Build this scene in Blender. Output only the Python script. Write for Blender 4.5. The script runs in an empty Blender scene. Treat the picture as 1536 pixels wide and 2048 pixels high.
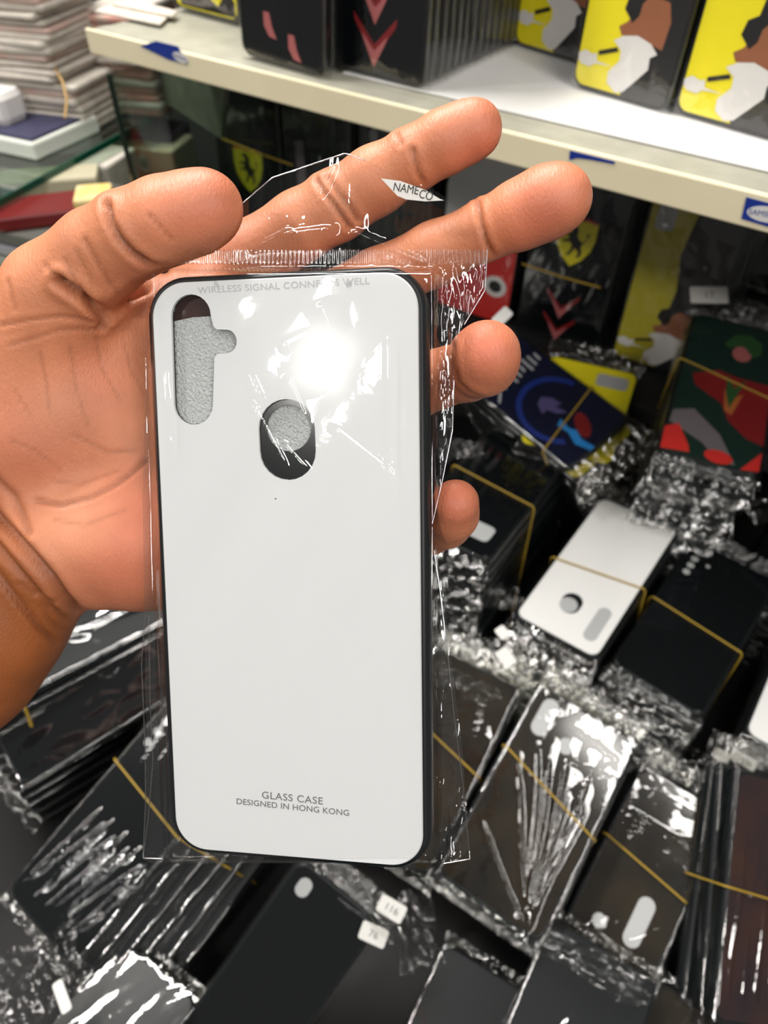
import bpy, bmesh, math, random
import numpy as np
from mathutils import Vector, Matrix
SC = bpy.context.scene
COL = SC.collection
random.seed(7); RNG = np.random.default_rng(5)

# ------------------------------------------------------------------ camera, world, lights, exposure
EYE = Vector((0, 0, 1.45)); PITCH = math.radians(45); F = 1500.0; CX = 768.0; CY = 1024.0
RIGHT = Vector((1, 0, 0)); UP = Vector((0, math.sin(PITCH), math.cos(PITCH))); FWD = Vector((0, math.cos(PITCH), -math.sin(PITCH)))
CAMM = Matrix((RIGHT, UP, -FWD)).transposed()
cam = bpy.data.cameras.new('camera'); co = bpy.data.objects.new('camera', cam); COL.objects.link(co); SC.camera = co
cam.sensor_fit = 'VERTICAL'; cam.sensor_height = 36; cam.sensor_width = 27; cam.lens = 36 * F / 2048
cam.clip_start = .01; cam.clip_end = 30
cam.dof.use_dof = True; cam.dof.focus_distance = .208; cam.dof.aperture_fstop = 15
co.matrix_world = Matrix.Translation(EYE) @ CAMM.to_4x4()
SC.view_settings.view_transform = 'Standard'; SC.view_settings.look = 'None'
SC.view_settings.gamma = 1; SC.view_settings.use_curve_mapping = False
SC.view_settings.exposure = -0.27
SC.cycles.transparent_max_bounces = 40
SC.cycles.max_bounces = 8
w = bpy.data.worlds.new('world'); SC.world = w; w.use_nodes = True
w.node_tree.nodes['Background'].inputs[0].default_value = (1, .97, .93, 1)
w.node_tree.nodes['Background'].inputs[1].default_value = .13

def lamp(name, loc, target, sx, sy, e, col=(1, .965, .92)):
    l = bpy.data.lights.new(name, 'AREA'); l.shape = 'RECTANGLE'; l.size = sx; l.size_y = sy; l.energy = e; l.color = col
    o = bpy.data.objects.new(name, l); COL.objects.link(o); o.location = loc
    o.rotation_euler = (Vector(target) - Vector(loc)).to_track_quat('-Z', 'Y').to_euler()
lamp('ceiling_or_fill_lamp', (-.66, -.90, 2.38), (0, .2, 1.2), .12, .14, 10)
lamp('ceiling_or_fill_lamp', (.55, -.35, 2.7), (.1, .3, 1), .12, 1.3, 14)
lamp('ceiling_or_fill_lamp', (-.45, 1.0, 2.6), (0, .4, 1), 1.3, .12, 58)
lamp('ceiling_or_fill_lamp', (.85, -1.4, 2.25), (0, .4, 1), 1.3, .14, 22)  # low frontal fill, added to brighten the cases under the shelf
lamp('ceiling_or_fill_lamp', (-1.5, .3, 2.6), (-.2, .5, 1.1), .12, 1.3, 10)

# ------------------------------------------------------------------ geometry of the view (turns a pixel into a point in the place)
def ray(px, py):
    return RIGHT * ((px - CX) / F) + UP * ((CY - py) / F) + FWD
def pt(px, py, d): return EYE + ray(px, py) * d
def at(px, py, z):
    r = ray(px, py); return EYE + r * ((z - EYE.z) / r.z)
def onplane(px, py, P, n):
    r = ray(px, py); return EYE + r * ((P - EYE).dot(n) / r.dot(n))
def frame(C, y, n):
    n = Vector(n).normalized(); y = Vector(y); y = (y - n * y.dot(n)).normalized(); x = y.cross(n)
    M = Matrix((x, y, n)).transposed().to_4x4(); M.translation = Vector(C); return M

# ------------------------------------------------------------------ materials
def mat(name, col, rough=.5, spec=.5, metal=0, coat=0, bump=None, var=None, sss=0):
    m = bpy.data.materials.new(name); m.use_nodes = True; nt = m.node_tree; b = nt.nodes['Principled BSDF']
    b.inputs['Base Color'].default_value = (*col, 1); b.inputs['Roughness'].default_value = rough
    b.inputs['Specular IOR Level'].default_value = spec; b.inputs['Metallic'].default_value = metal
    b.inputs['Coat Weight'].default_value = coat; b.inputs['Coat Roughness'].default_value = .05
    tc = nt.nodes.new('ShaderNodeTexCoord')
    if var:
        n = nt.nodes.new('ShaderNodeTexNoise'); n.inputs['Scale'].default_value = var[0]; n.inputs['Detail'].default_value = 4
        nt.links.new(tc.outputs['Object'], n.inputs['Vector'])
        r = nt.nodes.new('ShaderNodeValToRGB'); r.color_ramp.elements[0].position = .3; r.color_ramp.elements[1].position = .7
        r.color_ramp.elements[0].color = (*var[1], 1); r.color_ramp.elements[1].color = (*col, 1)
        nt.links.new(n.outputs['Fac'], r.inputs['Fac']); nt.links.new(r.outputs['Color'], b.inputs['Base Color'])
    if bump:
        n = nt.nodes.new('ShaderNodeTexNoise'); n.inputs['Scale'].default_value = bump[0]; n.inputs['Detail'].default_value = 3
        nt.links.new(tc.outputs['Object'], n.inputs['Vector'])
        bp = nt.nodes.new('ShaderNodeBump'); bp.inputs['Strength'].default_value = bump[1]; bp.inputs['Distance'].default_value = bump[2]
        nt.links.new(n.outputs['Fac'], bp.inputs['Height']); nt.links.new(bp.outputs['Normal'], b.inputs['Normal'])
    return m
def film(name, scale, dist, ior=1.5, rough=.06, base=.015, tint=(.985, .985, .98)):
    m = bpy.data.materials.new(name); m.use_nodes = True; nt = m.node_tree; nt.nodes.clear(); N = nt.nodes.new; L = nt.links.new
    out = N('ShaderNodeOutputMaterial'); mx = N('ShaderNodeMixShader'); t = N('ShaderNodeBsdfTransparent'); g = N('ShaderNodeBsdfGlossy')
    t.inputs[0].default_value = (*tint, 1); g.inputs['Roughness'].default_value = rough; g.inputs[0].default_value = (1, 1, 1, 1)
    tc = N('ShaderNodeTexCoord'); n = N('ShaderNodeTexNoise'); n.inputs['Scale'].default_value = scale; n.inputs['Detail'].default_value = 3
    n.inputs['Distortion'].default_value = 1.2
    L(tc.outputs['Object'], n.inputs['Vector'])
    bp = N('ShaderNodeBump'); bp.inputs['Strength'].default_value = 1; bp.inputs['Distance'].default_value = dist
    L(n.outputs['Fac'], bp.inputs['Height']); L(bp.outputs['Normal'], g.inputs['Normal'])
    ge = N('ShaderNodeNewGeometry'); dt = N('ShaderNodeVectorMath'); dt.operation = 'DOT_PRODUCT'; L(ge.outputs['Incoming'], dt.inputs[0]); L(bp.outputs['Normal'], dt.inputs[1])
    ab = N('ShaderNodeMath'); ab.operation = 'ABSOLUTE'; L(dt.outputs['Value'], ab.inputs[0])
    om = N('ShaderNodeMath'); om.operation = 'SUBTRACT'; om.inputs[0].default_value = 1; om.use_clamp = True; L(ab.outputs[0], om.inputs[1])
    pw = N('ShaderNodeMath'); pw.operation = 'POWER'; pw.inputs[1].default_value = 4.5; L(om.outputs[0], pw.inputs[0])
    r0 = 2 * ((ior - 1) / (ior + 1)) ** 2
    ad = N('ShaderNodeMath'); ad.operation = 'MULTIPLY_ADD'; ad.inputs[1].default_value = .9 - r0; ad.inputs[2].default_value = r0 + base; ad.use_clamp = True
    L(pw.outputs[0], ad.inputs[0]); L(ad.outputs[0], mx.inputs[0]); L(t.outputs[0], mx.inputs[1]); L(g.outputs[0], mx.inputs[2]); L(mx.outputs[0], out.inputs[0])
    return m
BLACK = mat('black_rubber', (.006, .008, .009), .35, .3)
BLACKG = mat('black_gloss_panel', (.004, .005, .006), .12, .35)
WHITEG = mat('white_glass', (.80, .80, .79), .12, .4)
CLEARD = mat('smoky_clear_panel', (.030, .023, .014), .1, .5, var=(18, (.008, .008, .008)))
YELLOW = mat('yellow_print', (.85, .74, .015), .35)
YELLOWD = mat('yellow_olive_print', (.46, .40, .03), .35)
NAVY = mat('navy_print', (.006, .008, .03), .2)
FOAM = mat('white_foam', (.50, .51, .51), .55, .5, bump=(900, 1, .0008), var=(1500, (.34, .35, .35)))
FOAMB = mat('grey_foam', (.42, .43, .43), .6)
WHITE = mat('white_print', (.72, .70, .68), .4); BROWN = mat('brown_print', (.30, .11, .05), .4); BROWND = mat('dark_brown_print', (.06, .025, .018), .4)
INK = mat('black_print', (.012, .011, .012), .4); RED = mat('red_print', (.62, .03, .025), .35); GREEN = mat('green_print', (.025, .09, .025), .4)
DKGREEN = mat('dark_green_print', (.010, .028, .022), .25)
CRIMSON = mat('crimson_print', (.22, .012, .015), .35); ORANGE = mat('orange_print', (.42, .12, .03), .4); GREYP = mat('grey_print', (.16, .14, .15), .4)
BLUEP = mat('blue_print', (.008, .03, .22), .35); CYAN = mat('cyan_print', (.02, .25, .65), .4); PURPLE = mat('purple_print', (.10, .08, .22), .4)
PINK = mat('pink_print', (.45, .13, .13), .4); GREYTEXT = mat('grey_ink', (.16, .16, .17), .5); LIGHTTEXT = mat('pale_grey_ink', (.45, .45, .46), .5)
BAND = mat('mustard_rubber', (.42, .27, .025), .5)
CREAM = mat('cream_lacquer', (.82, .74, .52), .4, bump=(60, .15, .001), var=(9, (.76, .68, .47)))
SHELF = mat('white_shelf_paper', (.72, .71, .70), .5, var=(14, (.66, .65, .64))); LEDGE = mat('dusty_grey_ledge', (.36, .35, .28), .55, var=(40, (.28, .27, .22)))
STICK = mat('blue_sticker', (.012, .035, .26), .35); TAG = mat('white_sticker', (.66, .65, .62), .5)
COUNTER = mat('dark_counter', (.010, .010, .011), .6, .2, var=(12, (.016, .015, .015))); WALLM = mat('dim_back_wall', (.05, .05, .045), .7, var=(8, (.03, .03, .03)))
PAPER = mat('white_paper', (.62, .57, .50), .7, var=(60, (.48, .43, .37))); PAPERP = mat('pinkish_paper', (.62, .40, .34), .7, var=(40, (.55, .48, .42)))
PAPERR = mat('red_marked_paper', (.50, .16, .12), .7, var=(50, (.50, .40, .33)))
CREAMBOX = mat('cream_box', (.42, .39, .27), .6, var=(30, (.32, .29, .19))); GREENGLASS = mat('green_glass_edge', (.004, .06, .035), .12)
DKGLASS = mat('dark_glass_edge', (.010, .018, .012), .15)
REDP = mat('dark_red_pouch', (.13, .008, .008), .35); BLUEB = mat('blue_box', (.03, .10, .22), .5); BOOKS = mat('grey_booklets', (.30, .31, .26), .6, var=(30, (.20, .2, .2)))
GREYPANEL = mat('mottled_grey_panel', (.22, .23, .17), .6, var=(30, (.13, .14, .11)))
NAIL = mat('nail', (.22, .13, .09), .25)
FILMB = film('crinkled_film', 38, .0004, ior=1.45, rough=.055, base=.012)
FILMC = film('crumpled_film_end', 60, .0014, ior=1.42, rough=.11, base=.02, tint=(.95, .95, .94))
GLASS = film('shelf_glass', 4, .0001, rough=.02, base=.03, tint=(.72, .80, .74))

# ------------------------------------------------------------------ object helpers
def link(o, parent=None, M=None):
    COL.objects.link(o)
    if parent: o.parent = parent
    if M is not None: o.matrix_local = M
    return o
def obj(name, me, m=None, parent=None, M=None):
    if m is not None and not me.materials: me.materials.append(m)
    return link(bpy.data.objects.new(name, me), parent, M)
def root(name, label, cat, M, group=None):
    o = bpy.data.objects.new(name, None); o.empty_display_size = .02; link(o, None, M); tag(o, label, cat, group); return o
def tag(o, label, cat, group=None):
    o['label'] = label; o['category'] = cat
    if group: o['group'] = group
    return o
def mesh(name, V, Fs, smooth=False):
    me = bpy.data.meshes.new(name); me.from_pydata([tuple(v) for v in V], [], [tuple(f) for f in Fs]); me.validate()
    if smooth: me.polygons.foreach_set('use_smooth', [True] * len(me.polygons))
    return me
def rrect(W, H, r, k=8, cx=0, cy=0):
    r = min(r, W / 2 - 1e-6, H / 2 - 1e-6); P = []
    for (sx, sy, a0) in ((1, 1, 0), (-1, 1, 90), (-1, -1, 180), (1, -1, 270)):
        for i in range(k + 1):
            a = math.radians(a0 + 90 * i / k); P.append((cx + sx * (W / 2 - r) + r * math.cos(a), cy + sy * (H / 2 - r) + r * math.sin(a)))
    return P
def plate(name, loops, z0, z1, chamfer=0, smooth=False):
    """a flat plate with an outline and holes"""
    bm = bmesh.new()
    tops = []
    def mk(z, fl, ch):
        ed = []; res = []
        for j, lp in enumerate(loops):
            L2 = lp
            if ch and j == 0:
                c = Vector((sum(p[0] for p in lp) / len(lp), sum(p[1] for p in lp) / len(lp))); mx = max(abs(p[0] - c.x) for p in lp); my = max(abs(p[1] - c.y) for p in lp)
                L2 = [(c.x + (p[0] - c.x) * (1 - ch / mx), c.y + (p[1] - c.y) * (1 - ch / my)) for p in lp]
            vs = [bm.verts.new((p[0], p[1], z)) for p in L2]; res.append(vs)
            for a, b in zip(vs, vs[1:] + vs[:1]): ed.append(bm.edges.new((a, b)))
        g = bmesh.ops.triangle_fill(bm, use_beauty=True, use_dissolve=False, edges=ed)
        for f in g['geom']:
            if isinstance(f, bmesh.types.BMFace):
                f.normal_update()
                if (f.normal.z > 0) != fl: f.normal_flip()
        return res
    t = mk(z1, True, chamfer); b = mk(z0, False, 0)
    mids = [[bm.verts.new((p[0], p[1], z1 - chamfer)) for p in loops[0]]] if chamfer else None
    for j in range(len(loops)):
        up = t[j]; lo = b[j]; n = len(up)
        chain = [lo, mids[0], up] if (chamfer and j == 0) else [lo, up]
        for A, B in zip(chain, chain[1:]):
            for i in range(n):
                f = bm.faces.new((A[i], A[(i + 1) % n], B[(i + 1) % n], B[i]))
                if smooth: f.smooth = True
    bmesh.ops.recalc_face_normals(bm, faces=bm.faces)
    me = bpy.data.meshes.new(name); bm.to_mesh(me); bm.free(); return me
def poly(name, pts, z):
    bm = bmesh.new(); vs = [bm.verts.new((p[0], p[1], z)) for p in pts]
    ed = [bm.edges.new((a, b)) for a, b in zip(vs, vs[1:] + vs[:1])]
    g = bmesh.ops.triangle_fill(bm, use_beauty=True, use_dissolve=False, edges=ed)
    for f in bm.faces:
        f.normal_update()
        if f.normal.z < 0: f.normal_flip()
    me = bpy.data.meshes.new(name); bm.to_mesh(me); bm.free(); return me
def loft(name, rings, cap=True, smooth=True):
    V = []; Fs = []; n = len(rings[0])
    for r in rings: V += r
    for k in range(len(rings) - 1):
        for i in range(n): Fs.append((k * n + i, k * n + (i + 1) % n, (k + 1) * n + (i + 1) % n, (k + 1) * n + i))
    if cap: Fs.append(tuple(range(n))[::-1]); Fs.append(tuple(range((len(rings) - 1) * n, len(rings) * n)))
    me = mesh(name, V, Fs, smooth); 
    if cap and smooth:
        me.polygons[-1].use_smooth = False; me.polygons[-2].use_smooth = False
    return me
def box(name, sx, sy, sz, bev=.001, z0=0):
    return loft(name, [[(p[0], p[1], z0) for p in rrect(sx - bev, sy - bev, bev, 2)], [(p[0], p[1], z0 + bev) for p in rrect(sx, sy, bev * 1.5, 2)],
                       [(p[0], p[1], z0 + sz - bev) for p in rrect(sx, sy, bev * 1.5, 2)], [(p[0], p[1], z0 + sz) for p in rrect(sx - bev, sy - bev, bev, 2)]], True, False)
def tube(name, P, r, closed=False, k=6, flat=1.0):
    P = [Vector(p) for p in P]; n = len(P); V = []; Fs = []
    for i, p in enumerate(P):
        a = P[(i - 1) % n] if (closed or i) else p; b = P[(i + 1) % n] if (closed or i < n - 1) else p
        t = (b - a).normalized(); u = t.cross(Vector((.13, .9, .31))).normalized(); v = t.cross(u)
        for j in range(k):
            an = 2 * math.pi * j / k; V.append(p + u * r * math.cos(an) + v * r * flat * math.sin(an))
    for i in range(n if closed else n - 1):
        for j in range(k): Fs.append((i * k + j, i * k + (j + 1) % k, ((i + 1) % n) * k + (j + 1) % k, ((i + 1) % n) * k + j))
    return mesh(name, V, Fs, True)
def text(name, s, size, m, parent, x, y, z, rot=0, sx=1.0, spacing=1.0, thick=.00004):
    c = bpy.data.curves.new(name, 'FONT'); c.body = s; c.size = size; c.align_x = 'CENTER'; c.align_y = 'CENTER'; c.extrude = thick; c.space_character = spacing
    o = bpy.data.objects.new('tmp', c); COL.objects.link(o); bpy.context.view_layer.update()
    me = bpy.data.meshes.new_from_object(o); COL.objects.unlink(o); bpy.data.objects.remove(o)
    me.name = name
    return obj(name, me, m, parent, Matrix.Translation((x, y, z)) @ Matrix.Rotation(rot, 4, 'Z') @ Matrix.Diagonal((sx, 1, 1, 1)))
def ell(cx, cy, rx, ry, n=20, rot=0):
    return [(cx + rx * math.cos(a) * math.cos(rot) - ry * math.sin(a) * math.sin(rot), cy + rx * math.cos(a) * math.sin(rot) + ry * math.sin(a) * math.cos(rot)) for a in [2 * math.pi * i / n for i in range(n)]]

# ------------------------------------------------------------------ setting
SZ = 1.285
A = at(173, 60, SZ); B = at(1522, 392, SZ); A.z = B.z = 0
sdir = (A - B).normalized(); back = Vector((-sdir.y, sdir.x, 0))
if back.y < 0: back = -back
lipF = -back
ZR = Matrix((-sdir, back, Vector((0, 0, 1)))).transposed().to_4x4()    # x runs to the right along the shelf, y into it
def shelf_m(P): M = ZR.copy(); M.translation = Vector(P); return M
def st(o): o['kind'] = 'structure'; return o
Lr = (A - B).length + .35
mid = B + sdir * ((A - B).length / 2 - .175); right_end = -sdir
st(obj('trim_1', box('lip', Lr, .004, .0185, .0008, -.0175), CREAM, None, shelf_m((mid.x, mid.y, SZ + .0005))))
st(obj('trim_2', box('ledge', Lr, .020, .006, .0008, -.006), LEDGE, None, shelf_m(Vector((mid.x, mid.y, SZ)) + back * .0125)))
st(obj('shelf_board', box('board', Lr, .36, .014, .001, -.0145), LEDGE, None, shelf_m(Vector((mid.x, mid.y, SZ)) + back * .203)))
wp = at(950, 140, SZ)
st(obj('shelf_liner', box('liner', .75, .30, .0012, .0003, 0), SHELF, None, shelf_m(Vector((mid.x, mid.y, SZ)) - sdir * .17 + back * .185)))
st(obj('wall_back', box('wb', 2.4, .02, 1.9, .001, 0), WALLM, None, shelf_m(Vector((mid.x, mid.y, .4)) + back * .45)))
LOWZ = 1.02
st(obj('shelf_lower', box('ls', Lr, .27, .016, .001, -.016), COUNTER, None, shelf_m(Vector((mid.x, mid.y, LOWZ)) + back * .29)))
st(obj('counter_top', box('ct', 1.8, 1.0, .04, .002, -.04), COUNTER, None, Matrix.Translation((0, .35, .795))))
st(obj('floor', box('fl', 5, 5, .02, .001, -.02), COUNTER, None, Matrix.Translation((0, .5, 0))))
st(obj('counter_front', box('cf', 1.76, .94, .75, .002, 0), COUNTER, None, Matrix.Translation((0, .36, .0005))))

def lip_pt(px, py):
    P0 = Vector((mid.x, mid.y, SZ)) + lipF * .0022
    v = shelf_m(P0).inverted() @ onplane(px, py, P0, lipF); return v
LM = shelf_m(Vector((mid.x, mid.y, SZ)) + lipF * .0022) @ Matrix.Rotation(math.pi / 2, 4, 'X')   # local x right, y up, z out
def sticker(label, px, white, txt):
    L = [LM.inverted() @ onplane(a, b, LM.translation, lipF) for a, b in px]
    c = sum(L, Vector()) / len(L)
    r = root('brand_sticker', label, 'sticker', LM @ Matrix.Translation((c.x, c.y, 0)), 'blue brand stickers on the shelf edge')
    L = [(p.x - c.x, p.y - c.y) for p in L]
    obj('label_sheet', plate('sheet', [L], 0, .0003), STICK, r)
    if white:
        wx, wy, rx, ry, rot = white
        w_ = obj('oval_logo', plate('oval', [ell(wx, wy, rx, ry, 24, rot)], .0003, .0004), TAG, r)
        if txt: text('lettering', 'SAMSUNG', ry * 1.0, STICK, r, wx, wy, .00045, rot, 1.0)
    return r
sticker('torn blue brand sticker at the left end of the cream shelf edge', [(281, 92), (312, 82), (357, 93), (360, 101), (376, 119), (374, 129), (337, 119)], (.011, -.002, .009, .0035, -.1), True)
sticker('mostly peeled blue sticker strip on shelf edge above the middle fingertip', [(1140, 301), (1230, 323), (1229, 328), (1180, 319), (1156, 316), (1139, 320)], None, False)
sticker('whole blue brand sticker on the shelf edge at the right of the photo', [(1493, 394), (1575, 416), (1566, 462), (1483, 437)], (.0015, 0, .0105, .0042, .08), True)

# ------------------------------------------------------------------ bagged phone cases
def shell_mesh(W, H, T):
    R = .0095; rs = []
    for ins, z in ((.0022, -T), (.0007, -T + .0008), (0, -T + .0025), (0, -.0028), (.0004, -.0012), (.0012, -.0003), (.0020, 0)):
        rs.append([(p[0], p[1], z) for p in rrect(W - 2 * ins, H - 2 * ins, R - ins, 5)])
    return loft('shell', rs)
def bag_mesh(W, H, T, rows, cols, seed, amp=.0007, flap=.024, ridges=(), gap=.0009):
    rg = np.random.default_rng(seed)
    base = rrect(W + .003, T + 2 * gap, .003, 3)
    per = []
    n = len(base)
    L = [0]
    for i in range(n): L.append(L[-1] + math.dist(base[i], base[(i + 1) % n]))
    bx = np.array([p[0] for p in base] + [base[0][0]]); bz = np.array([p[1] for p in base] + [base[0][1]])
    s = np.linspace(0, L[-1], cols, endpoint=False); X0 = np.interp(s, L, bx); Z0 = np.interp(s, L, bz)
    y0 = -H / 2 - .009; y1 = H / 2 + flap
    Y = np.linspace(y0, y1, rows)
    dend = np.minimum(Y + H / 2, H / 2 - Y)           # >0 over the case
    sq = np.clip((dend + .010) / .011, 0, 1); sq = sq * sq * (3 - 2 * sq); sq = np.maximum(sq, .10)
    X = np.outer(1 + .04 * (1 - sq), X0) ; Z = np.outer(sq, Z0); YY = np.repeat(Y[:, None], cols, 1)
    ph = rg.uniform(0, 6.28, 14); kx = rg.normal(0, 170, 14); ky = rg.normal(0, 70, 14)
    wv = sum(np.sin(kx[i] * X + ky[i] * YY + ph[i]) * np.exp(-abs(kx[i]) / 900) for i in range(14)) / 4
    edge = 1 - sq
    sgn = np.sign(Z0)[None, :]
    kx2 = rg.normal(0, 420, 8); ky2 = rg.normal(0, 500, 8)
    cr = sum(np.abs(np.sin(kx2[i] * X + ky2[i] * YY + ph[i])) for i in range(8)) / 8 - .6
    Z = Z + sgn * np.abs(wv) * amp * .8 + edge[:, None] * (cr * .012 + wv * .002)
    for (ax, ay, bx_, by_, am, wd) in ridges:
        am, wd = am * .55, wd * 1.5
        d = np.array([bx_ - ax, by_ - ay]); l = np.hypot(*d); d = d / l
        t = (X - ax) * d[0] + (YY - ay) * d[1]; e = -(X - ax) * d[1] + (YY - ay) * d[0] + .0010 * np.sin(t * 60 + ax * 300)
        Z = Z + (Z > 0) * am * np.exp(-(e / wd) ** 2) * np.clip(t / .008, 0, 1) * np.clip((l - t) / .02, 0, 1)
    Z = Z - T / 2
    V = np.stack([X, YY, Z], -1).reshape(-1, 3)
    Fs = [(i * cols + j, i * cols + (j + 1) % cols, (i + 1) * cols + (j + 1) % cols, (i + 1) * cols + j) for i in range(rows - 1) for j in range(cols)]
    me = mesh('bag', V, Fs, True); me.materials.append(FILMB); me.materials.append(FILMC)
    for p in me.polygons:
        yy = p.center.y
        if yy > H / 2 + .003 or yy < -H / 2 - .003: p.material_index = 1
    return me
ART = {}
def prt(r, name, W, H, pts, m, z):
    obj(name, poly(name, [(x * W, y * H) for x, y in pts], z), m, r)
def old_man_art(r, W, H, T, m=YELLOW, k=1.0):   # a plain bearded smoker
    def prt(r, nm, W, H, pts, m, z): globals()['prt'](r, nm, W, H, [(x, y if nm == 'printed_background' else -.5 + (y + .5) * .70) for x, y in pts], m, z)
    prt(r, 'printed_background', W, H, [(.04, -.49), (.10, -.485), (.44, -.485), (.485, -.46), (.485, .46), (.02, .46), (-.05, .2), (.02, 0), (-.02, -.2)], INK, .0003)
    prt(r, 'printed_face', W, H, [(-.12, -.13), (-.05, -.10), (.02, -.03), (.12, .05), (.30, .03), (.35, -.06), (.33, -.2), (.1, -.17), (-.08, -.17)], BROWN, .0004)
    prt(r, 'printed_eye_patch', W, H, [(-.10, -.04), (0, -.10), (.05, -.06), (.06, .02), (.0, .06), (-.08, .03)], INK, .0005)
    prt(r, 'printed_beard', W, H, [(-.14, -.205), (-.05, -.17), (.08, -.155), (.22, -.18), (.30, -.225), (.24, -.25), (.25, -.31), (.16, -.38), (.06, -.455), (-.02, -.47), (-.12, -.43), (-.13, -.37), (-.04, -.30), (-.05, -.245)], WHITE, .0006)
    prt(r, 'printed_cigar', W, H, [(-.27, -.275), (-.09, -.235), (-.07, -.255), (-.26, -.298)], INK, .0007)
    prt(r, 'printed_smoke', W, H, [(-.47, -.31), (-.40, -.285), (-.33, -.30), (-.28, -.29), (-.27, -.33), (-.1, -.34), (-.28, -.345), (-.33, -.37), (-.42, -.365), (-.46, -.345)], WHITE, .00065)
def shield_art(r, W, H, T, big=1.0, y=.08):
    s = W * .22 * big; Y = y * H
    S = [(-1, 1.0), (-.5, 1.12), (0, 1.05), (.5, 1.12), (1, 1.0), (1, .2), (.85, -.35), (.5, -.85), (0, -1.25), (-.5, -.85), (-.85, -.35), (-1, .2)]
    g = obj('printed_shield', poly('sh', [(a * s, b * s + Y) for a, b in S], .0003), YELLOW, r)
    obj('printed_shield_stripe', poly('ss', [(a * s, b * s + Y) for a, b in [(-.95, 1.02), (-.5, 1.12), (0, 1.05), (.5, 1.12), (.95, 1.02), (.95, .92), (.5, 1.0), (0, .94), (-.5, 1.0), (-.95, .92)]], .00035), RED, r)
    Hs = [(-.05, .75), (-.18, .85), (-.38, .72), (-.42, .60), (-.25, .60), (-.20, .45), (-.30, .30), (-.55, .36), (-.62, .20), (-.50, .15), (-.48, .24), (-.30, .16), (-.32, .02), (-.60, -.05), (-.58, -.16), (-.22, -.08), (-.10, -.25), (-.15, -.50), (-.32, -.70), (-.20, -.78), (-.02, -.52), (.06, -.35), (.22, -.42), (.30, -.60), (.18, -.72), (.32, -.76), (.46, -.56), (.36, -.22), (.45, 0), (.60, .15), (.52, .38), (.68, .50), (.60, .20), (.38, .02), (.2, .1), (.10, .30), (.12, .55)]
    obj('printed_horse', poly('ho', [(a * s, b * s + Y) for a, b in Hs], .0004), INK, r)
def chevron(r, W, H, y, k=1.0):
    a = .26 * W * k; t = .10 * W * k; Y = y * H
    obj('printed_chevron', poly('c1', [(-a, Y + a), (0, Y + .1 * a), (a, Y + a), (a * .95, Y + a - t * .7), (0, Y - t), (-a * .95, Y + a - t * .7)], .0003), CRIMSON, r)
    obj('printed_chevron_core', poly('c2', [(-a * .6, Y + .42 * a), (0, Y - .25 * t), (a * .6, Y + .42 * a), (a * .5, Y + .18 * a), (0, Y - t * 1.6), (-a * .5, Y + .18 * a)], .0004), PINK, r)
def art_ferr(r, W, H, T): shield_art(r, W, H, T, 1, .10); chevron(r, W, H, -.30, .75); chevron(r, W, H, -.44, .75)
def art_chev(r, W, H, T):
    chevron(r, W, H, -.253, .85); chevron(r, W, H, -.397, .85); prt(r, 'printed_dot', W, H, ell(0, .05, .06, .02), YELLOW, .0003)
def art_legs(r, W, H, T):
    prt(r, 'printed_figure', W, H, [(-.2, .2), (-.05, .25), (.1, .1), (.05, -.05), (-.05, -.12), (-.08, -.2), (-.12, -.15), (-.2, 0)], BROWN, .0003)
    for a, b in ((-.13, -.36), (.16, -.42)): prt(r, 'printed_shoe', W, H, [(a - .05, b + .04), (a + .02, b + .04), (a + .05, b - .01), (a + .10, b - .05), (a + .01, b - .045), (a - .05, b - .01)], PINK, .0004)
    prt(r, 'printed_patch', W, H, ell(-.2, .1, .1, .06), CRIMSON, .00035)
def art_blue(r, W, H, T):
    ring = [(.44 * math.cos(a), .26 * math.sin(a) + .16) for a in np.linspace(-2.9, .9, 24)] + [(.38 * math.cos(a), .22 * math.sin(a) + .16) for a in np.linspace(.9, -2.9, 24)]
    prt(r, 'printed_ring', W, H, ring, BLUEP, .0003)
    prt(r, 'printed_figure', W, H, [(.10, .05), (0, .03), (-.08, .08), (-.10, .15), (-.02, .14), (-.06, .22), (.04, .18), (.08, .12), (.16, .12)], PURPLE, .0004)
    prt(r, 'printed_stroke', W, H, [(.06, .22), (.16, .24), (.14, .32), (.20, .40), (.14, .49), (.07, .49), (.10, .40), (.05, .34), (.09, .30)], CYAN, .0005)
    prt(r, 'printed_glove', W, H, ell(-.05, .34, .13, .06, 14, .5), CRIMSON, .0006)
    for i in range(8):
        a = -.42 + i * .085; h = .025 + .014 * ((i * 7) % 3)
        prt(r, 'printed_lettering', W, H, [(a, -.21 - h), (a + .03, -.21 - h), (a + .045, -.20 + h), (a + .012, -.20 + h)], LIGHTTEXT, .0003)
    prt(r, 'printed_lettering', W, H, [(.20, -.20), (.40, -.11), (.41, -.125), (.22, -.215)], LIGHTTEXT, .0003)
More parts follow.
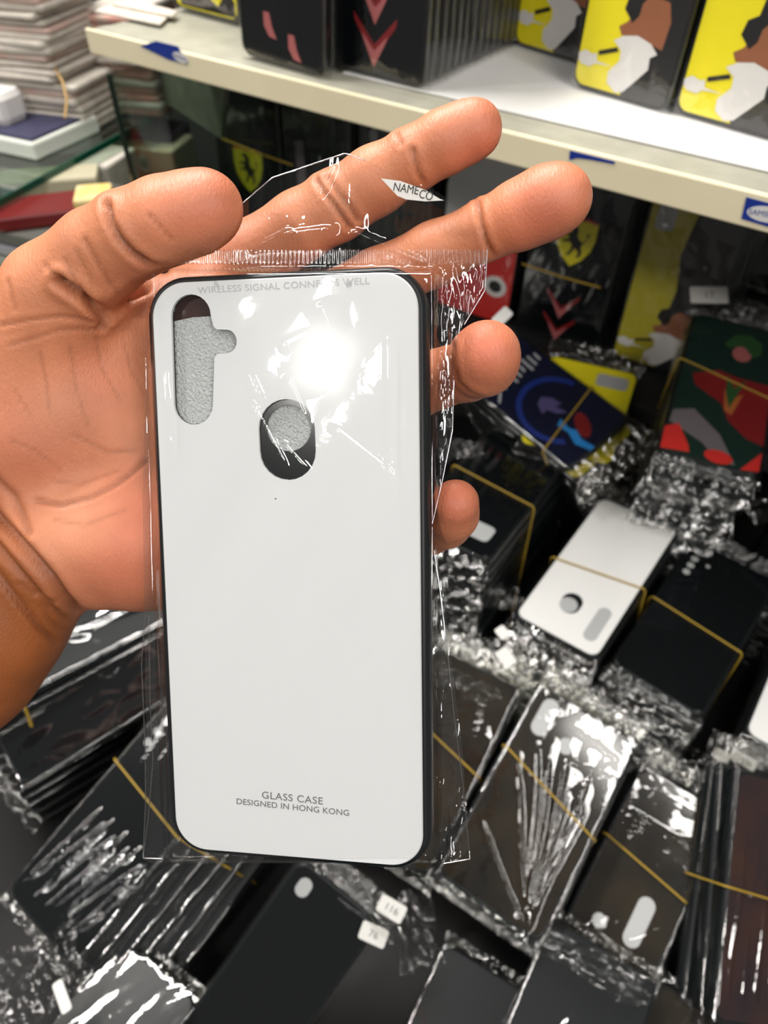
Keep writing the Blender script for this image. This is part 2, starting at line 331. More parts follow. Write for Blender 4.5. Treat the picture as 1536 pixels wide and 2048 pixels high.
def art_joker(r, W, H, T):     # a plain seated figure in a red coat with green hair
    prt(r, 'printed_coat', W, H, [(-.35, .05), (-.1, .12), (.1, .10), (.45, .10), (.48, -.30), (.3, -.28), (.1, -.20), (.0, -.1), (-.3, -.02)], CRIMSON, .0003)
    prt(r, 'printed_trousers', W, H, [(-.45, -.22), (-.25, -.18), (.05, -.3), (.25, -.46), (.1, -.47), (-.1, -.38), (-.46, -.30)], GREYP, .00035)
    prt(r, 'printed_floor', W, H, [(-.48, -.48), (-.49, -.34), (-.36, -.30), (-.22, -.42), (-.2, -.46)], RED, .0004)
    prt(r, 'printed_floor', W, H, ell(.08, -.44, .14, .04), RED, .0004)
    prt(r, 'printed_floor', W, H, [(.3, -.48), (.48, -.46), (.48, -.34)], RED, .0004)
    prt(r, 'printed_hair', W, H, [(-.1, .32), (.0, .40), (.15, .42), (.28, .38), (.30, .30), (.22, .26), (.1, .33), (-.05, .29)], GREEN, .0005)
    prt(r, 'printed_head', W, H, ell(.10, .27, .10, .055), PINK, .00045)
    prt(r, 'printed_shirt', W, H, [(.0, .10), (.1, .02), (.2, .10), (.12, -.05), (.08, -.12), (.02, -.02)], GREEN, .0006)
    prt(r, 'printed_waistcoat', W, H, [(.0, .0), (.1, -.05), (.2, -.0), (.12, -.16), (.04, -.14)], ORANGE, .0005)
def art_redeye(r, W, H, T):
    prt(r, 'printed_red_field', W, H, [(-.49, -.10), (-.3, -.08), (0, -.16), (.2, -.1), (.35, .0), (.49, -.02), (.49, -.45), (.45, -.49), (-.45, -.49), (-.49, -.45)], RED, .0003)
    prt(r, 'printed_disc', W, H, ell(.28, -.27, .15, .065), WHITE, .0004); prt(r, 'printed_disc_centre', W, H, ell(.28, -.27, .085, .037), INK, .0005)

def slot(cx, cy, w, h): return rrect(w, h, min(w, h) / 2, 6, cx, cy)
CUT = {   # camera and fingerprint openings, fractions of the case
 'white': lambda W, H: [slot(-.02 * W, -.24 * H, .0150, .0205), slot(.27 * W, -.34 * H, .0115, .034)],
 'four': lambda W, H: [slot(-.36 * W, (.42 - i * .055) * H, .0065, .0065) for i in range(4)] + [slot(-.20 * W, .36 * H, .004, .004)],
 'slotTL': lambda W, H: [slot(-.32 * W, .37 * H, .0135, .031), slot(-.04 * W, .30 * H, .0125, .0125)],
 'slotR': lambda W, H: [slot(.15 * W, -.20 * H, .0125, .037), slot(-.20 * W, -.30 * H, .010, .010)],
 'square': lambda W, H: [rrect(.022, .020, .005, 4, .22 * W, -.33 * H)],
 'rect': lambda W, H: [rrect(.017, .026, .003, 4, -.30 * W, .38 * H)],
 'one': lambda W, H: [slot(-.30 * W, .40 * H, .010, .014)],
 'none': lambda W, H: [],
}
def case(M, W, H, T, label, group, panel, cut='none', art=None, ridges=(), seed=1, foam=FOAMB, flap=.022, cat='phone case', rows=90, cols=110, amp=.0008, name='phone_case', bagged=True, twin=None):
    r = root(name, label, cat, M, group)
    obj('shell', shell_mesh(W, H, T), BLACK, r)
    hs = CUT[cut](W, H)
    obj('back_panel', plate('panel', [rrect(W - .005, H - .005, .0075, 6)] + hs, -.0003, .0002, .00015), panel, r)
    for h in hs:
        obj('foam_insert', poly('foam', h, .00008), foam, r)
    if art: art(r, W, H, T)
    if ridges: rows, cols = 220, 320
    if bagged: obj('plastic_bag', bag_mesh(W, H, T, rows, cols, seed, amp, flap, ridges), None, r)
    return r
LOW = {}
def low_case(M, W, H, T, label, group, seed, panel=None, flap=.020):
    key = (round(W, 4), round(H, 4), seed % 3, flap)
    if key not in LOW: rr = random.Random(seed); LOW[key] = (shell_mesh(W, H, T), bag_mesh(W, H, T, 70, 110, seed % 3 + 50, .0006, flap, [(rr.uniform(-.03, .03), rr.uniform(-.075, .02), rr.uniform(-.035, .035), rr.uniform(.0, .08), .0022, .0017) for _ in range(6)]))
    if not LOW[key][0].materials: LOW[key][0].materials.append(BLACK)
    o = bpy.data.objects.new('phone_case', LOW[key][0]); link(o, None, M); tag(o, label, 'phone case', group)
    obj('plastic_bag', LOW[key][1], None, o)
    if panel:
        k2 = ('p', round(W, 4), round(H, 4))
        if k2 not in LOW: LOW[k2] = plate('panel', [rrect(W - .005, H - .005, .0075, 4)], -.0003, .0002)
        q = bpy.data.objects.new('back_panel', LOW[k2].copy()); q.data.materials.clear(); q.data.materials.append(panel); link(q, o)
    return o
def band(label, M, W, yv, skew, depth, sh=(0, 0), r=.0008, T=.0095, wob=.0):
    """an elastic band round a stack; yv = where it crosses the top face, depth = how far down the stack it goes"""
    e = .0024; hw = W / 2 + e
    yl = yv - skew; yr = yv + skew; bx = sh[0]; by = sh[1]
    P = []
    def seg(a, b, n):
        for i in range(n): P.append(Vector(a).lerp(Vector(b), i / n))
    top = .0022
    c = [(-hw + .002, yl, top), (hw - .002, yr, top), (hw, yr, top - .003), (hw + bx, yr + by, -depth), (-hw + bx, yl + by, -depth), (-hw, yl, top - .003)]
    for i in range(6): seg(c[i], c[(i + 1) % 6], 10)
    return tag(obj('rubber_band', tube('band', P, r, True, 6, .8), BAND, None, M), label, 'rubber band', 'yellow rubber bands round the case stacks')
ZB = .80
def stack(C, y, n, W, H, N, toplab, lowlab, panel=BLACKG, cut='none', art=None, T=.0095, pitch=.0119, shear=(0, 0), bands=(), bandlab=None, ridges=(), seed=1, jit=.0015, flap=.022, lowpanel=None, first=0, rot_j=.012, amp=.0008, zmin=ZB, foam=FOAMB):
    M = frame(C, y, n); top = case(M, W, H, T, toplab, None, panel, cut, art, ridges, seed, foam, flap, amp=amp)
    rg = random.Random(seed); g = 'cases ' + lowlab.split(' cases ')[-1] if ' cases ' in lowlab else lowlab
    cnt = 0
    for i in range(1, N):
        dx = shear[0] * i + rg.gauss(0, jit); dy = shear[1] * i + rg.gauss(0, jit)
        Mi = M @ Matrix.Translation((dx, dy, -pitch * i)) @ Matrix.Rotation(rg.gauss(0, rot_j), 4, 'Z')
        lowc = min((Mi @ Vector((a * W / 2, b * H / 2, -T))).z for a in (-1, 1) for b in (-1, 1))
        if lowc < zmin: break
        low_case(Mi, W, H, T, lowlab, 'layers: ' + lowlab, seed + i, lowpanel if i == 1 or lowpanel is None else None, flap)
        cnt += 1
    for (yv, sk) in bands:
        band(bandlab, M, W, yv, sk, pitch * cnt + T + .0015, (shear[0] * cnt, shear[1] * cnt))
    return M

# ------------------------------------------------------------------ the piles on the counter
MW = stack((.1876, .4259, .9514), (-.602, -.792, -.100), (-.08, -.065, .995), .078, .163, 11,
      'white glass phone case lying face up on the banded stack right of the hand', 'black bagged phone case under the white one in the stack right of the hand',
      WHITEG, 'none', shear=(-.0004, .0006), bands=[(.004, .006)], bandlab='yellow rubber band across the white phone case', seed=3, amp=.0004, lowpanel=WHITEG)
# its openings are near the lower end of the picture
wc = [o for o in bpy.data.objects if o.get('label', '').startswith('white glass phone case lying')][0]
for ch in list(wc.children):
    if ch.name.startswith('back_panel'):
        h1 = rrect(.0175, .0215, .0086, 7, .004, .0435); h2 = rrect(.0115, .037, .0057, 7, -.0235, .050)
        ch.data = plate('panel', [rrect(.073, .158, .0075, 6), h1, h2], -.0003, .0002, .00015); ch.data.materials.append(WHITEG)
obj('foam_insert', poly('foam', [(x, y) for x, y in h2], .00008), FOAMB, wc)
obj('foam_insert', poly('foam', ell(.0052, .0462, .0078, .0078), .00008), FOAMB, wc)
Mb = stack((.2672, .3866, .9329), (.623, .779, .066), (-.005, -.081, .997), .080, .165, 10,
      'black phone case with four camera holes on the stack right of the white case', 'black bagged phone case under the four-hole case at the right',
      BLACKG, 'four', shear=(.0004, -.0009), bands=[(-.006, -.003)], bandlab='yellow rubber band across the black four-hole case', seed=11,
      ridges=[(.012, -.078, -.01, -.03, .0012, .0012), (.014, -.078, .012, -.035, .0012, .0012), (-.02, .045, -.012, .03, .001, .001)])
Mf = stack((.0962, .4914, .9969 - .008), (.551, .831, -.02), (.045, .03, .997), .082, .165, 14,
      'black phone case with a square camera opening behind the little finger', 'black bagged phone case under the square-opening case beside the little finger',
      BLACKG, 'square', shear=(.0006, -.0006), bands=[(.002, -.004)], bandlab='yellow rubber band crossing the stack beside the little fingertip', seed=21)
Mu = stack((.1474, .5893, 1.0204), (.605, -.79, -.104), (-.22, -.291, .931), .078, .163, 2,
      'dark blue printed phone case with a cyan streak beside the ring fingertip', 'yellow-edged phone case just under the dark blue printed case', NAVY, 'none', art_blue, seed=31,
      bands=[(.041, .009)], bandlab='yellow rubber band across the dark blue printed case', shear=(0, .0085), lowpanel=YELLOW, jit=.0002, rot_j=0)
for i in range(12):
    Mi = Mu @ Matrix.Translation((-.002 * i, .004 + .001 * i, -.0125 * (i + 2.2)))
    if min((Mi @ Vector((a * .039, b * .081, -.0095))).z for a in (-1, 1) for b in (-1, 1)) < ZB: break
    low_case(Mi, .078, .163, .0095, 'black bagged phone case in the pile under the dark blue printed case', 'pile under the dark blue case', i)
# yellow case under the blue one, turned upright
yl_, yr_ = [at(a, b, 1.037) for a, b in ((1098, 706), (1282, 747))]
yx = (yr_ - yl_).normalized(); yy = (Vector((0, 0, 1)).cross(yx) + Vector((0, 0, .42))).normalized(); nb = yx.cross(yy); yW = (yr_ - yl_).length
case(frame((yl_ + yr_) / 2 - yy * .053, yy, nb), yW, .106, .0090, 'plain yellow phone case corner with grey camera window sticking out behind the dark blue case', None, YELLOW, 'none', None, (), 33, name='phone_case')
yc = [o for o in bpy.data.objects if o.get('label', '').startswith('plain yellow phone case corner')][0]
obj('camera_window', plate('cw', [rrect(.030, .014, .004, 4, (yW * .5 - .023), .036)], .0002, .0005), FOAMB, yc)
Mj = stack((.2881, .5225, 1.0744), (.369, .895, .25), (-.027, -.258, .966), .080, .163, 20,
      'phone case printed with a green-haired figure in a red coat, upper right stack', 'black bagged phone case in the tall stack under the red coat print', DKGREEN, 'none', art_joker, seed=41,
      bands=[(.010, -.010)], bandlab='yellow rubber band across the red coat print', flap=.034, shear=(.0003, -.0008), ridges=[(-.03, -.06, -.01, -.02, .001, .001)])
Mq1 = stack((.1149, .2373, .9071), (.541, .785, .303), (-.106, -.294, .950), .083, .160, 9,
      'smoky clear phone case with a pill-shaped hole and fanned plastic creases, below the black stack', 'black bagged phone case under the fan-creased clear case', CLEARD, 'slotTL', seed=51, shear=(.0002, .0003),
      ridges=[(.030, -.078, a, b, .0020, .0011) for a, b in ((-.03, .02), (-.022, .04), (-.01, .035), (.0, .05), (.012, .02), (.02, .045), (-.035, -.03), (.028, .02))] + [(.035, .06, -.02, .062, .0016, .0012), (.035, .045, .0, .038, .0016, .0012), (.034, .06, .01, .01, .0014, .0014)],
      bands=[(.012, -.012)], bandlab='yellow rubber band across the fan-creased clear case', flap=.018, amp=.0005)
Mq0 = stack((.0380, .2840, .8950), (.494, .814, .305), (-.092, -.3, .949), .078, .160, 8,
      'brownish clear phone case partly hidden behind the right edge of the held case', 'black bagged phone case under the brownish clear case', CLEARD, 'none', seed=57,
      ridges=[(-.03, .02 + .012 * i, .034, .055 + .006 * i, .0012, .002) for i in range(-3, 3)], bands=[(.012, -.010)], bandlab='yellow rubber band across the brownish clear case', amp=.0005)
k = .885
def near(C, k): return tuple(EYE + (Vector(C) - EYE) * k)
Mr = stack(near((.2165, .228, .7912), k), (.544, .77, .333), (-.155, -.298, .942), .078 * k, .163 * k, 8,
      'clear backed phone case with a long pill hole, lower right of the photo', 'black bagged phone case in the slumped stack under the long-hole case', CLEARD, 'slotR', seed=61, shear=(.0042, .0006),
      ridges=[(-.03, .012 + .006 * i, .034, .05 - .004 * i, .0015, .0012) for i in range(5)] + [(-.03, -.068, .0, -.025, .0014, .001), (-.03, -.066, .004, -.032, .0014, .001), (-.02, -.07, .03, -.02, .0012, .001)],
      bands=[(.006, -.006)], bandlab='yellow rubber band across the long-hole clear case', amp=.0005)
Ms = stack((.2714, .1805, .8844), (.235, .859, .456), (.343, -.512, .787), .078, .163, 6,
      'reddish brown clear phone case standing at the lower right edge of the photo', 'black bagged phone case behind the reddish brown clear case', mat('reddish_smoky_panel', (.055, .022, .014), .12, .5, var=(22, (.02, .015, .02))), 'none', seed=71, shear=(-.0012, 0),
      ridges=[(-.03 + .012 * i, -.07, -.028 + .011 * i, .06, .0016, .0016) for i in range(6)], bands=[(.0, -.002)], bandlab='yellow rubber band across the reddish brown case', amp=.0005)
Mn = stack((-.1900, .2342, .8928), (.612, .722, .330), (-.150, -.300, .945), .080, .185, 15,
      'black phone case with bright folded plastic creases, lower left stack', 'black bagged phone case fanned out under the creased case at the lower left', BLACKG, 'four', seed=81, shear=(.0098, .0006), pitch=.0098,
      ridges=[(-.030 + .013 * i, -.085, -.022 + .015 * i, -.005, .0022, .0011) for i in range(5)] + [(-.026 + .013 * i, -.080, -.012 + .015 * i, -.01, .0020, .0010) for i in range(5)],
      bands=[(.018, -.004)], bandlab='yellow rubber band round the fanned lower left stack', amp=.0006, jit=.0006)
Mo = stack((-.072, .136, .866), (.56, .52, .64), (-.15, -.65, .745), .070, .150, 7,
      'black phone case tagged 76 at the bottom centre of the photo', 'black bagged phone case under the one tagged 76', BLACKG, 'one', seed=91, shear=(.0012, 0), flap=.016,
      ridges=[(-.02, .06, -.022, .0, .0012, .0015), (-.026, .01, -.02, -.06, .0018, .0016), (-.01, .05, -.01, -.02, .001, .002)], amp=.0005)

def tagsticker(label, C, y, n, w_, h_, s, grp='small white size stickers'):
    r = root('size_sticker', label, 'sticker', frame(C, y, n), grp)
    obj('sticker_sheet', plate('ts', [rrect(w_, h_, .0018, 4)], 0, .0003, .0001), TAG, r)
    if s: text('lettering', s, h_ * .55, GREYTEXT, r, 0, 0, .0004)
    return r
nO = Mo.to_3x3() @ Vector((0, 0, 1))
def on(M, px, py, dz):
    n = M.to_3x3() @ Vector((0, 0, 1)); return onplane(px, py, M.translation + n * dz, n)
tagsticker('white sticker reading 76 on the lowest centre case', on(Mo, 747, 1869, .0035), (.35, .75, .5), nO, .0185, .0125, '76')
tagsticker('white sticker above the one reading 76', on(Mo, 783, 1818, .0025), (.45, .72, .5), nO, .0185, .0125, '116')

# white case at the right edge and the piles behind
Mt = stack((.345, .300, .925), (.56, .80, .12), (-.02, -.12, .99), .078, .163, 9,
      'white phone case cut off by the right edge of the photo', 'black bagged phone case under the white case at the right edge', WHITEG, 'none', seed=101, amp=.0004)
Mt2 = on(Mt, 1486, 1466, 0)
dlt = Mt2 - (Mt @ Vector((-.0385, -.081, 0)))
for o in bpy.data.objects:
    if o.get('label', '').endswith('cut off by the right edge of the photo') or o.get('label', '').endswith('under the white case at the right edge'): o.location += dlt
tagsticker('white sticker on the bag end below the right edge white case', on(Mr, 1443, 1512, .012), (.55, .8, .2), (-.1, -.3, .95), .012, .009, '')
tagsticker('wider white sticker beside another on the bag end at the right edge', on(Mr, 1487, 1520, .013), (.55, .8, .2), (-.1, -.3, .95), .019, .009, '')
# more piles filling the counter
Mm = stack((-.225, .325, .935), (.800, .560, .12), (.20, -.42, .88), .080, .165, 1,
      'black phone case on the far edge of the leaning stack under the wrist', 'x', BLACKG, 'none', seed=111)
def pile(C, y, n, W, H, N, lab, seed, shear=(0, 0), panel=None, first=None, flap=.02, pitch=.0119, zmin=ZB):
    M = frame(C, y, n); rg = random.Random(seed)
    for i in range(N):
        Mi = M @ Matrix.Translation((shear[0] * i + rg.gauss(0, .0015), shear[1] * i + rg.gauss(0, .0015), -pitch * i)) @ Matrix.Rotation(rg.gauss(0, .015), 4, 'Z')
        if min((Mi @ Vector((a * W / 2, b * H / 2, -.0095))).z for a in (-1, 1) for b in (-1, 1)) < zmin: break
        low_case(Mi, W, H, .0095, lab, 'layers: ' + lab, seed + i, panel if i == 0 else None, flap)
    return M
def pile_px(a, b, z, W, N, lab, seed, **kw):
    A_ = at(*a, z); B_ = at(*b, z); y = (B_ - A_).normalized(); n = Vector((0, 0, 1)); x = y.cross(n)
    C = (A_ + B_) / 2 - x * W / 2
    H = kw.pop('H', .163); t = kw.pop('tilt', (0, 0, 1))
    return pile(C, y, t, W, H, N, lab, seed, **kw)
pile_px((10, 1408), (282, 1262), .955, .078, 13, 'black phone case seen edge on in the stack below the wrist', 121, shear=(.0016, 0), pitch=.0112)
Mw = None
tag(obj('rubber_band', tube('band', [at(38, 1392, .962), at(52, 1420, .945), at(62, 1450, .93), at(70, 1478, .91), at(80, 1508, .89)], .0016, False, 6, .6), BAND), 'thick yellow rubber band down the side of the stack below the wrist', 'rubber band')
pile_px((345, 1312), (430, 1120), .925, .078, 9, 'white topped bagged phone case showing between the wrist and the held case', 131, panel=WHITEG)
pile_px((1074, 1900), (925, 2250), .868, .078, 6, 'black bagged phone case below the fan-creased clear case', 141)
pile_px((1290, 2030), (1130, 2380), .845, .078, 4, 'bagged phone case at the bottom edge right of centre', 151, panel=CLEARD)
pile_px((150, 1975), (-60, 2240), .846, .078, 4, 'crinkle-bagged phone case at the bottom left corner', 161, flap=.034)
pile_px((1640, 1290), (1740, 1030), .915, .078, 8, 'black bagged phone case behind the four-hole case at the right edge', 171)
pile_px((1590, 590), (1640, 410), 1.112, .078, 24, 'bagged phone case behind the red coat print, under the shelf edge', 181, flap=.03)
pile_px((700, 1620), (800, 1330), .86, .078, 4, 'black bagged phone case hidden behind the held case', 191)
pile_px((860, 1960), (700, 2300), .84, .078, 3, 'black bagged phone case at the bottom edge left of the clear cases', 201)
pile_px((1130, 1270), (1250, 1000), .86, .078, 5, 'black bagged phone case in the gap left of the white case', 211)
pile_px((1560, 1900), (1640, 1620), .83, .078, 2, 'black bagged phone case low in the gap at the lower right', 221)

# crumpled bag ends and loose film between the stacks
def crumple(label, C, sx, sy, amp, seed, rot=0, tilt=(0, 0, 1)):
    n = 46; rg = np.random.default_rng(seed); g = np.linspace(-1, 1, n); X, Y = np.meshgrid(g, g)
    Z = np.zeros_like(X)
    for i in range(9):
        a, b, p = rg.normal(0, 3.2), rg.normal(0, 3.2), rg.uniform(0, 6.28); Z += np.abs(np.sin(a * X + b * Y + p)) * (1 / (1 + i * .25))
    Z -= Z.mean(); Z *= amp / 1.6
    R_ = 1 + .10 * np.sin(5 * np.arctan2(Y, X) + seed)
    V = np.stack([X * sx / 2 * R_, Y * sy / 2 * R_, Z], -1).reshape(-1, 3)
    Fs = [(j * n + i, j * n + i + 1, (j + 1) * n + i + 1, (j + 1) * n + i) for j in range(n - 1) for i in range(n - 1)]
    y = Vector((-math.sin(rot), math.cos(rot), 0))
    o = obj('crumpled_film', mesh('cf', V, Fs, True), FILMC, None, frame(C, y, tilt)); return tag(o, label, 'plastic film', 'crumpled bag ends between the stacks')
for i, (px, py, z, sx, sy, rot, lab) in enumerate([
    (1270, 1000, .962, .065, .022, -.5, 'crumpled clear film at the far end of the white phone case'),
    (1330, 1040, .958, .055, .022, -.5, 'crumpled clear film between the white case and the four-hole case'),
    (1060, 1330, .935, .11, .020, -.5, 'crumpled clear film along the near end of the white phone case stack'),
    (960, 1180, .94, .07, .025, -.4, 'crumpled clear film at the near end of the square-opening case stack'),
    (1200, 950, .985, .05, .03, .6, 'crumpled clear film beside the yellow strip of the dark blue case'),
    (1440, 560, 1.105, .08, .026, -.2, 'crumpled clear film at the far end of the red coat print'),
    (1450, 480, 1.13, .07, .03, -.2, 'crumpled clear film right under the shelf edge at the right'),
    (1400, 985, 1.015, .08, .03, -.2, 'crumpled clear film at the near end of the red coat print'),
    (1480, 1010, .97, .07, .03, -.2, 'crumpled clear film behind the four-hole case'),
    (1400, 1680, .88, .035, .10, .25, 'crumpled clear film along the right of the long-hole case'),
    (1180, 1930, .885, .075, .022, -.5, 'crumpled clear film below the near end of the long-hole case'),
    (1460, 1540, .905, .06, .02, -.3, 'crumpled clear film by the small stickers at the right edge'),
    (60, 1960, .875, .07, .05, .5, 'crumpled clear film at the bottom left corner of the photo'),
    (720, 1800, .905, .06, .02, -.6, 'crumpled clear film at the far end of the case tagged 76'),
    (830, 1860, .88, .03, .05, .2, 'crumpled clear film right of the case tagged 76'),
    (250, 1310, .935, .05, .03, .6, 'crumpled clear film left of the held case below the wrist'),
    (930, 1370, .93, .06, .02, -.5, 'crumpled clear film at the far end of the brownish clear case'),
    (925, 900, .99, .04, .03, -.3, 'crumpled clear film between the ring and little fingertips')]):
    crumple(lab, at(px, py, z), sx, sy, .009, 300 + i, rot)
tagsticker('small white sticker reading 17 on the film above the red coat print', at(1418, 590, 1.118), (.1, .95, .3), (-.1, -.45, .9), .032, .017, '17')
tagsticker('small blank sticker at the near left corner of the white phone case', at(1005, 1265, .953), (.8, .5, .1), (-.1, -.2, .97), .011, .009, '')
tagsticker('faint blank sticker below the near left corner of the white phone case', at(1012, 1315, .945), (.8, .5, .1), (-.1, -.2, .97), .016, .011, '')
tagsticker('blank white sticker at the bottom left corner of the photo', at(124, 1993, .885), (-.55, .8, .1), (-.1, -.2, .97), .007, .020, '')

# ------------------------------------------------------------------ cases standing on the shelves
def standing(a, b, z, label, N=1, to=None, panel=BLACKG, cut='none', art=None, seed=1, hr=2.08, lean=.06, lowlab=None, T=.0095, flap=.02, pitch=None, top=None, ridges=(), amp=.0007, full=True):
    PA = at(*a, z); PB = at(*b, z); x = (PB - PA); W = x.length; x.normalize()
    n = Vector((0, 0, 1)); f = x.cross(n).normalized()           # towards the viewer
    y = (n - f * lean * -1 * -1).normalized(); y = (n - f * lean).normalized(); nn = x.cross(y).normalized()
    H = W * hr
    C = (PA + PB) / 2 + y * (H / 2 + .0012)
    M = frame(C, y, nn)
    case(M, W, H, T, label, None, panel, cut, art, ridges, seed, FOAMB, flap, amp=amp)
    if N > 1:
        off = (at(*to, z) - PB) / (N - 1)
        for i in range(1, N):
            Mi = Matrix.Translation(off * i + x * random.gauss(0, .0008)) @ M
            low_case(Mi, W, H, T, lowlab, 'row: ' + lowlab, seed + i, None, flap)
    return M, W, H
standing((657, 135), (845, 183), SZ + .001, 'black phone case with red chevrons leading the row on the upper shelf', 14, (1035, 88), BLACKG, 'none', art_chev, 401, 2.0, lowlab='bagged phone case standing in the row behind the red chevron case', flap=.03)
standing((484, 112), (645, 158), SZ + .001, 'black phone case with pink shoes print left of the red chevron case', 4, (690, 118), BLACKG, 'none', art_legs, 421, 2.0, lowlab='bagged phone case behind the pink shoes print on the upper shelf')
standing((1343, 228), (1560, 290), SZ + .001, 'largest yellow phone case with bearded smoker print, right end of upper shelf', 5, (1600, 240), YELLOW, 'none', old_man_art, 431, 2.0, lowlab='yellow-fronted phone case behind the rightmost bearded smoker print', flap=.02)
standing((1140, 174), (1328, 229), SZ + .001, 'yellow phone case with bearded smoker print, middle of the three on upper shelf', 6, (1400, 165), YELLOW, 'none', old_man_art, 441, 2.0, lowlab='phone case in the row behind the middle bearded smoker print', ridges=[(.0, -.06, .012, -.03, .0015, .0012), (.012, -.07, .0, -.03, .0015, .0012)])
standing((1025, 91), (1178, 138), SZ + .001, 'yellow phone case with bearded smoker print, leftmost of the three on upper shelf', 5, (1225, 100), YELLOW, 'none', old_man_art, 451, 2.0, lowlab='phone case in the row behind the leftmost bearded smoker print')
standing((352, 18), (480, 52), SZ + .001, 'yellow printed phone case at the left end of the upper shelf', 3, (520, 30), YELLOW, 'none', lambda r, W, H, T: (prt(r, 'printed_letters', W, H, [(-.35, -.3), (-.1, -.42), (.2, -.3), (.45, -.42), (.45, -.48), (-.4, -.48)], INK, .0003), prt(r, 'printed_letters', W, H, [(-.2, -.2), (.1, -.3), (.3, -.2), (.2, 0), (-.1, -.1)], INK, .0003), prt(r, 'printed_letters', W, H, [(-.1, -.36), (.1, -.30), (.3, -.40), (.2, -.45), (0, -.41)], YELLOW, .0005)), 461, 2.0, lowlab='phone case behind the yellow print at the left end of the upper shelf')
for a, b, c, d, lab in [((190, 25), (320, 52), (335, 38), (232, 10), 'flat white card lying at the left end of the upper shelf'), ((225, 12), (345, 36), (355, 26), (265, 2), 'second flat white card behind the first on the upper shelf')]:
    P = [at(*q, SZ + .002 + (.002 if 'second' in lab else 0)) for q in (a, b, c, d)]; cc = sum(P, Vector()) / 4
    tag(obj('paper_card', plate('card', [[(p.x - cc.x, p.y - cc.y) for p in P]], 0, .0015), PAPER, None, Matrix.Translation(cc)), lab, 'card')
# lower shelf row
standing((1030, 655), (1190, 708), LOWZ + .001, 'black phone case with yellow horse shield and chevrons under the shelf', 7, (1240, 665), BLACKG, 'none', art_ferr, 501, 1.92, lowlab='black phone case behind the horse shield case under the shelf', ridges=[(.0, .078, .008, .02, .001, .002)])
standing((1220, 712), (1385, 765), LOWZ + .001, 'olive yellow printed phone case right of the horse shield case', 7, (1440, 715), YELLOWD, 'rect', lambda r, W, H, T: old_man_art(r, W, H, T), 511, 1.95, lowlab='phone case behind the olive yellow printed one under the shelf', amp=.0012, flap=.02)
standing((872, 607), (1012, 655), LOWZ + .001, 'white phone case with red lower print and a round disc, behind the middle finger', 7, (1050, 612), WHITEG, 'one', art_redeye, 521, 1.95, lowlab='phone case behind the white and red one under the shelf')
standing((715, 560), (848, 602), LOWZ + .001, 'dark phone case standing in shade under the shelf between the fingers', 7, (885, 565), BLACKG, 'one', None, 531, 1.95, lowlab='dark phone case behind the one between the fingers')
standing((580, 520), (700, 556), LOWZ + .001, 'dark phone case with pinkish print under the shelf behind the index finger', 7, (740, 520), BLACKG, 'none', lambda r, W, H, T: prt(r, 'printed_stripe', W, H, [(-.32, .3), (-.2, .32), (-.15, -.1), (-.1, -.3), (-.2, -.3), (-.3, 0)], GREYP, .0003), 541, 1.95, lowlab='dark phone case behind the pinkish print under the shelf')
standing((452, 478), (572, 515), LOWZ + .001, 'black phone case with yellow horse shield behind the thumb tip', 7, (610, 480), BLACKG, 'one', lambda r, W, H, T: shield_art(r, W, H, T, 1.0, .0), 551, 1.95, lowlab='dark phone case behind the left horse shield case')
band_l = [((443, 277), (585, 330)), ((1045, 528), (1200, 575))]
for i, (a, b) in enumerate(band_l):
    d1, d2 = (.865, .80) if i == 0 else (.70, .64)
    tag(obj('rubber_band', tube('b', [pt(*a, d1), pt((a[0] + b[0]) / 2, (a[1] + b[1]) / 2 + 2, (d1 + d2) / 2), pt(*b, d2)], .0009, False, 6), BAND), ['thin yellow rubber band across the left horse shield case', 'thin yellow rubber band across the right horse shield case'][i], 'rubber band')
tagsticker('small white slanted sticker above the ring fingertip', pt(1004, 634, .60), (.7, .3, .7), (-.3, -.6, .7), .010, .016, '')

# ------------------------------------------------------------------ glass shelf and papers at the left
PA = at(173, 80, SZ); gp = Vector((PA.x, PA.y, 0)) - sdir * .012 + back * .004
def xform(o): return o
# vertical glass side pane, running back from the left end of the shelf
pane = root('glass_side_pane', 'dark-edged vertical glass pane at the left end of the shelf', 'glass pane', shelf_m((gp.x, gp.y, .98)))
obj('pane', box('p', .004, .30, .28, .0004, 0), GLASS, pane, Matrix.Translation((0, .153, 0)))
obj('front_edge', box('p', .0048, .003, .28, .0004, 0), DKGLASS, pane, Matrix.Translation((0, .0015, 0)))
q0 = pt(345, 214, .86); q1 = pt(440, 276, .79); qx = Vector((q1.x - q0.x, q1.y - q0.y, 0)).normalized(); qn = qx.cross(Vector((0, 0, 1)))
QM = Matrix((qx, Vector((0, 0, 1)), qn)).transposed().to_4x4(); QM.translation = q0
qp = [QM.inverted() @ onplane(*p_, q0, qn) for p_ in ((215, 88), (452, 150), (442, 277), (345, 214), (300, 195))]
tag(obj('grey_divider_panel', plate('gd', [[(p.x, p.y) for p in qp]], -.005, 0), GREYPANEL, None, QM), 'mottled grey divider panel behind the glass pane under the shelf', 'panel')
GZ = 1.155
e0 = at(-40, 418, GZ); e1 = at(338, 212, GZ); ev = (e1 - e0).normalized(); nl = Vector((-ev.y, ev.x, 0))
gl = root('glass_shelf', 'green-edged glass shelf holding the paper packs at the left', 'shelf', Matrix.Translation((0, 0, GZ)))
ga = [e0, e1, e1 + nl * .5, e0 + nl * .5]
obj('pane', plate('gs', [[(p.x, p.y) for p in ga]], -.006, 0), GLASS, gl)
le = (e1 - e0).length; mid_e = (e0 + e1) / 2
em = Matrix((ev, nl, Vector((0, 0, 1)))).transposed().to_4x4(); em.translation = Vector((mid_e.x, mid_e.y, 0)) - nl * .001
obj('polished_edge', box('ge', le, .002, .0068, .0003, -.0064), GREENGLASS, gl, em)
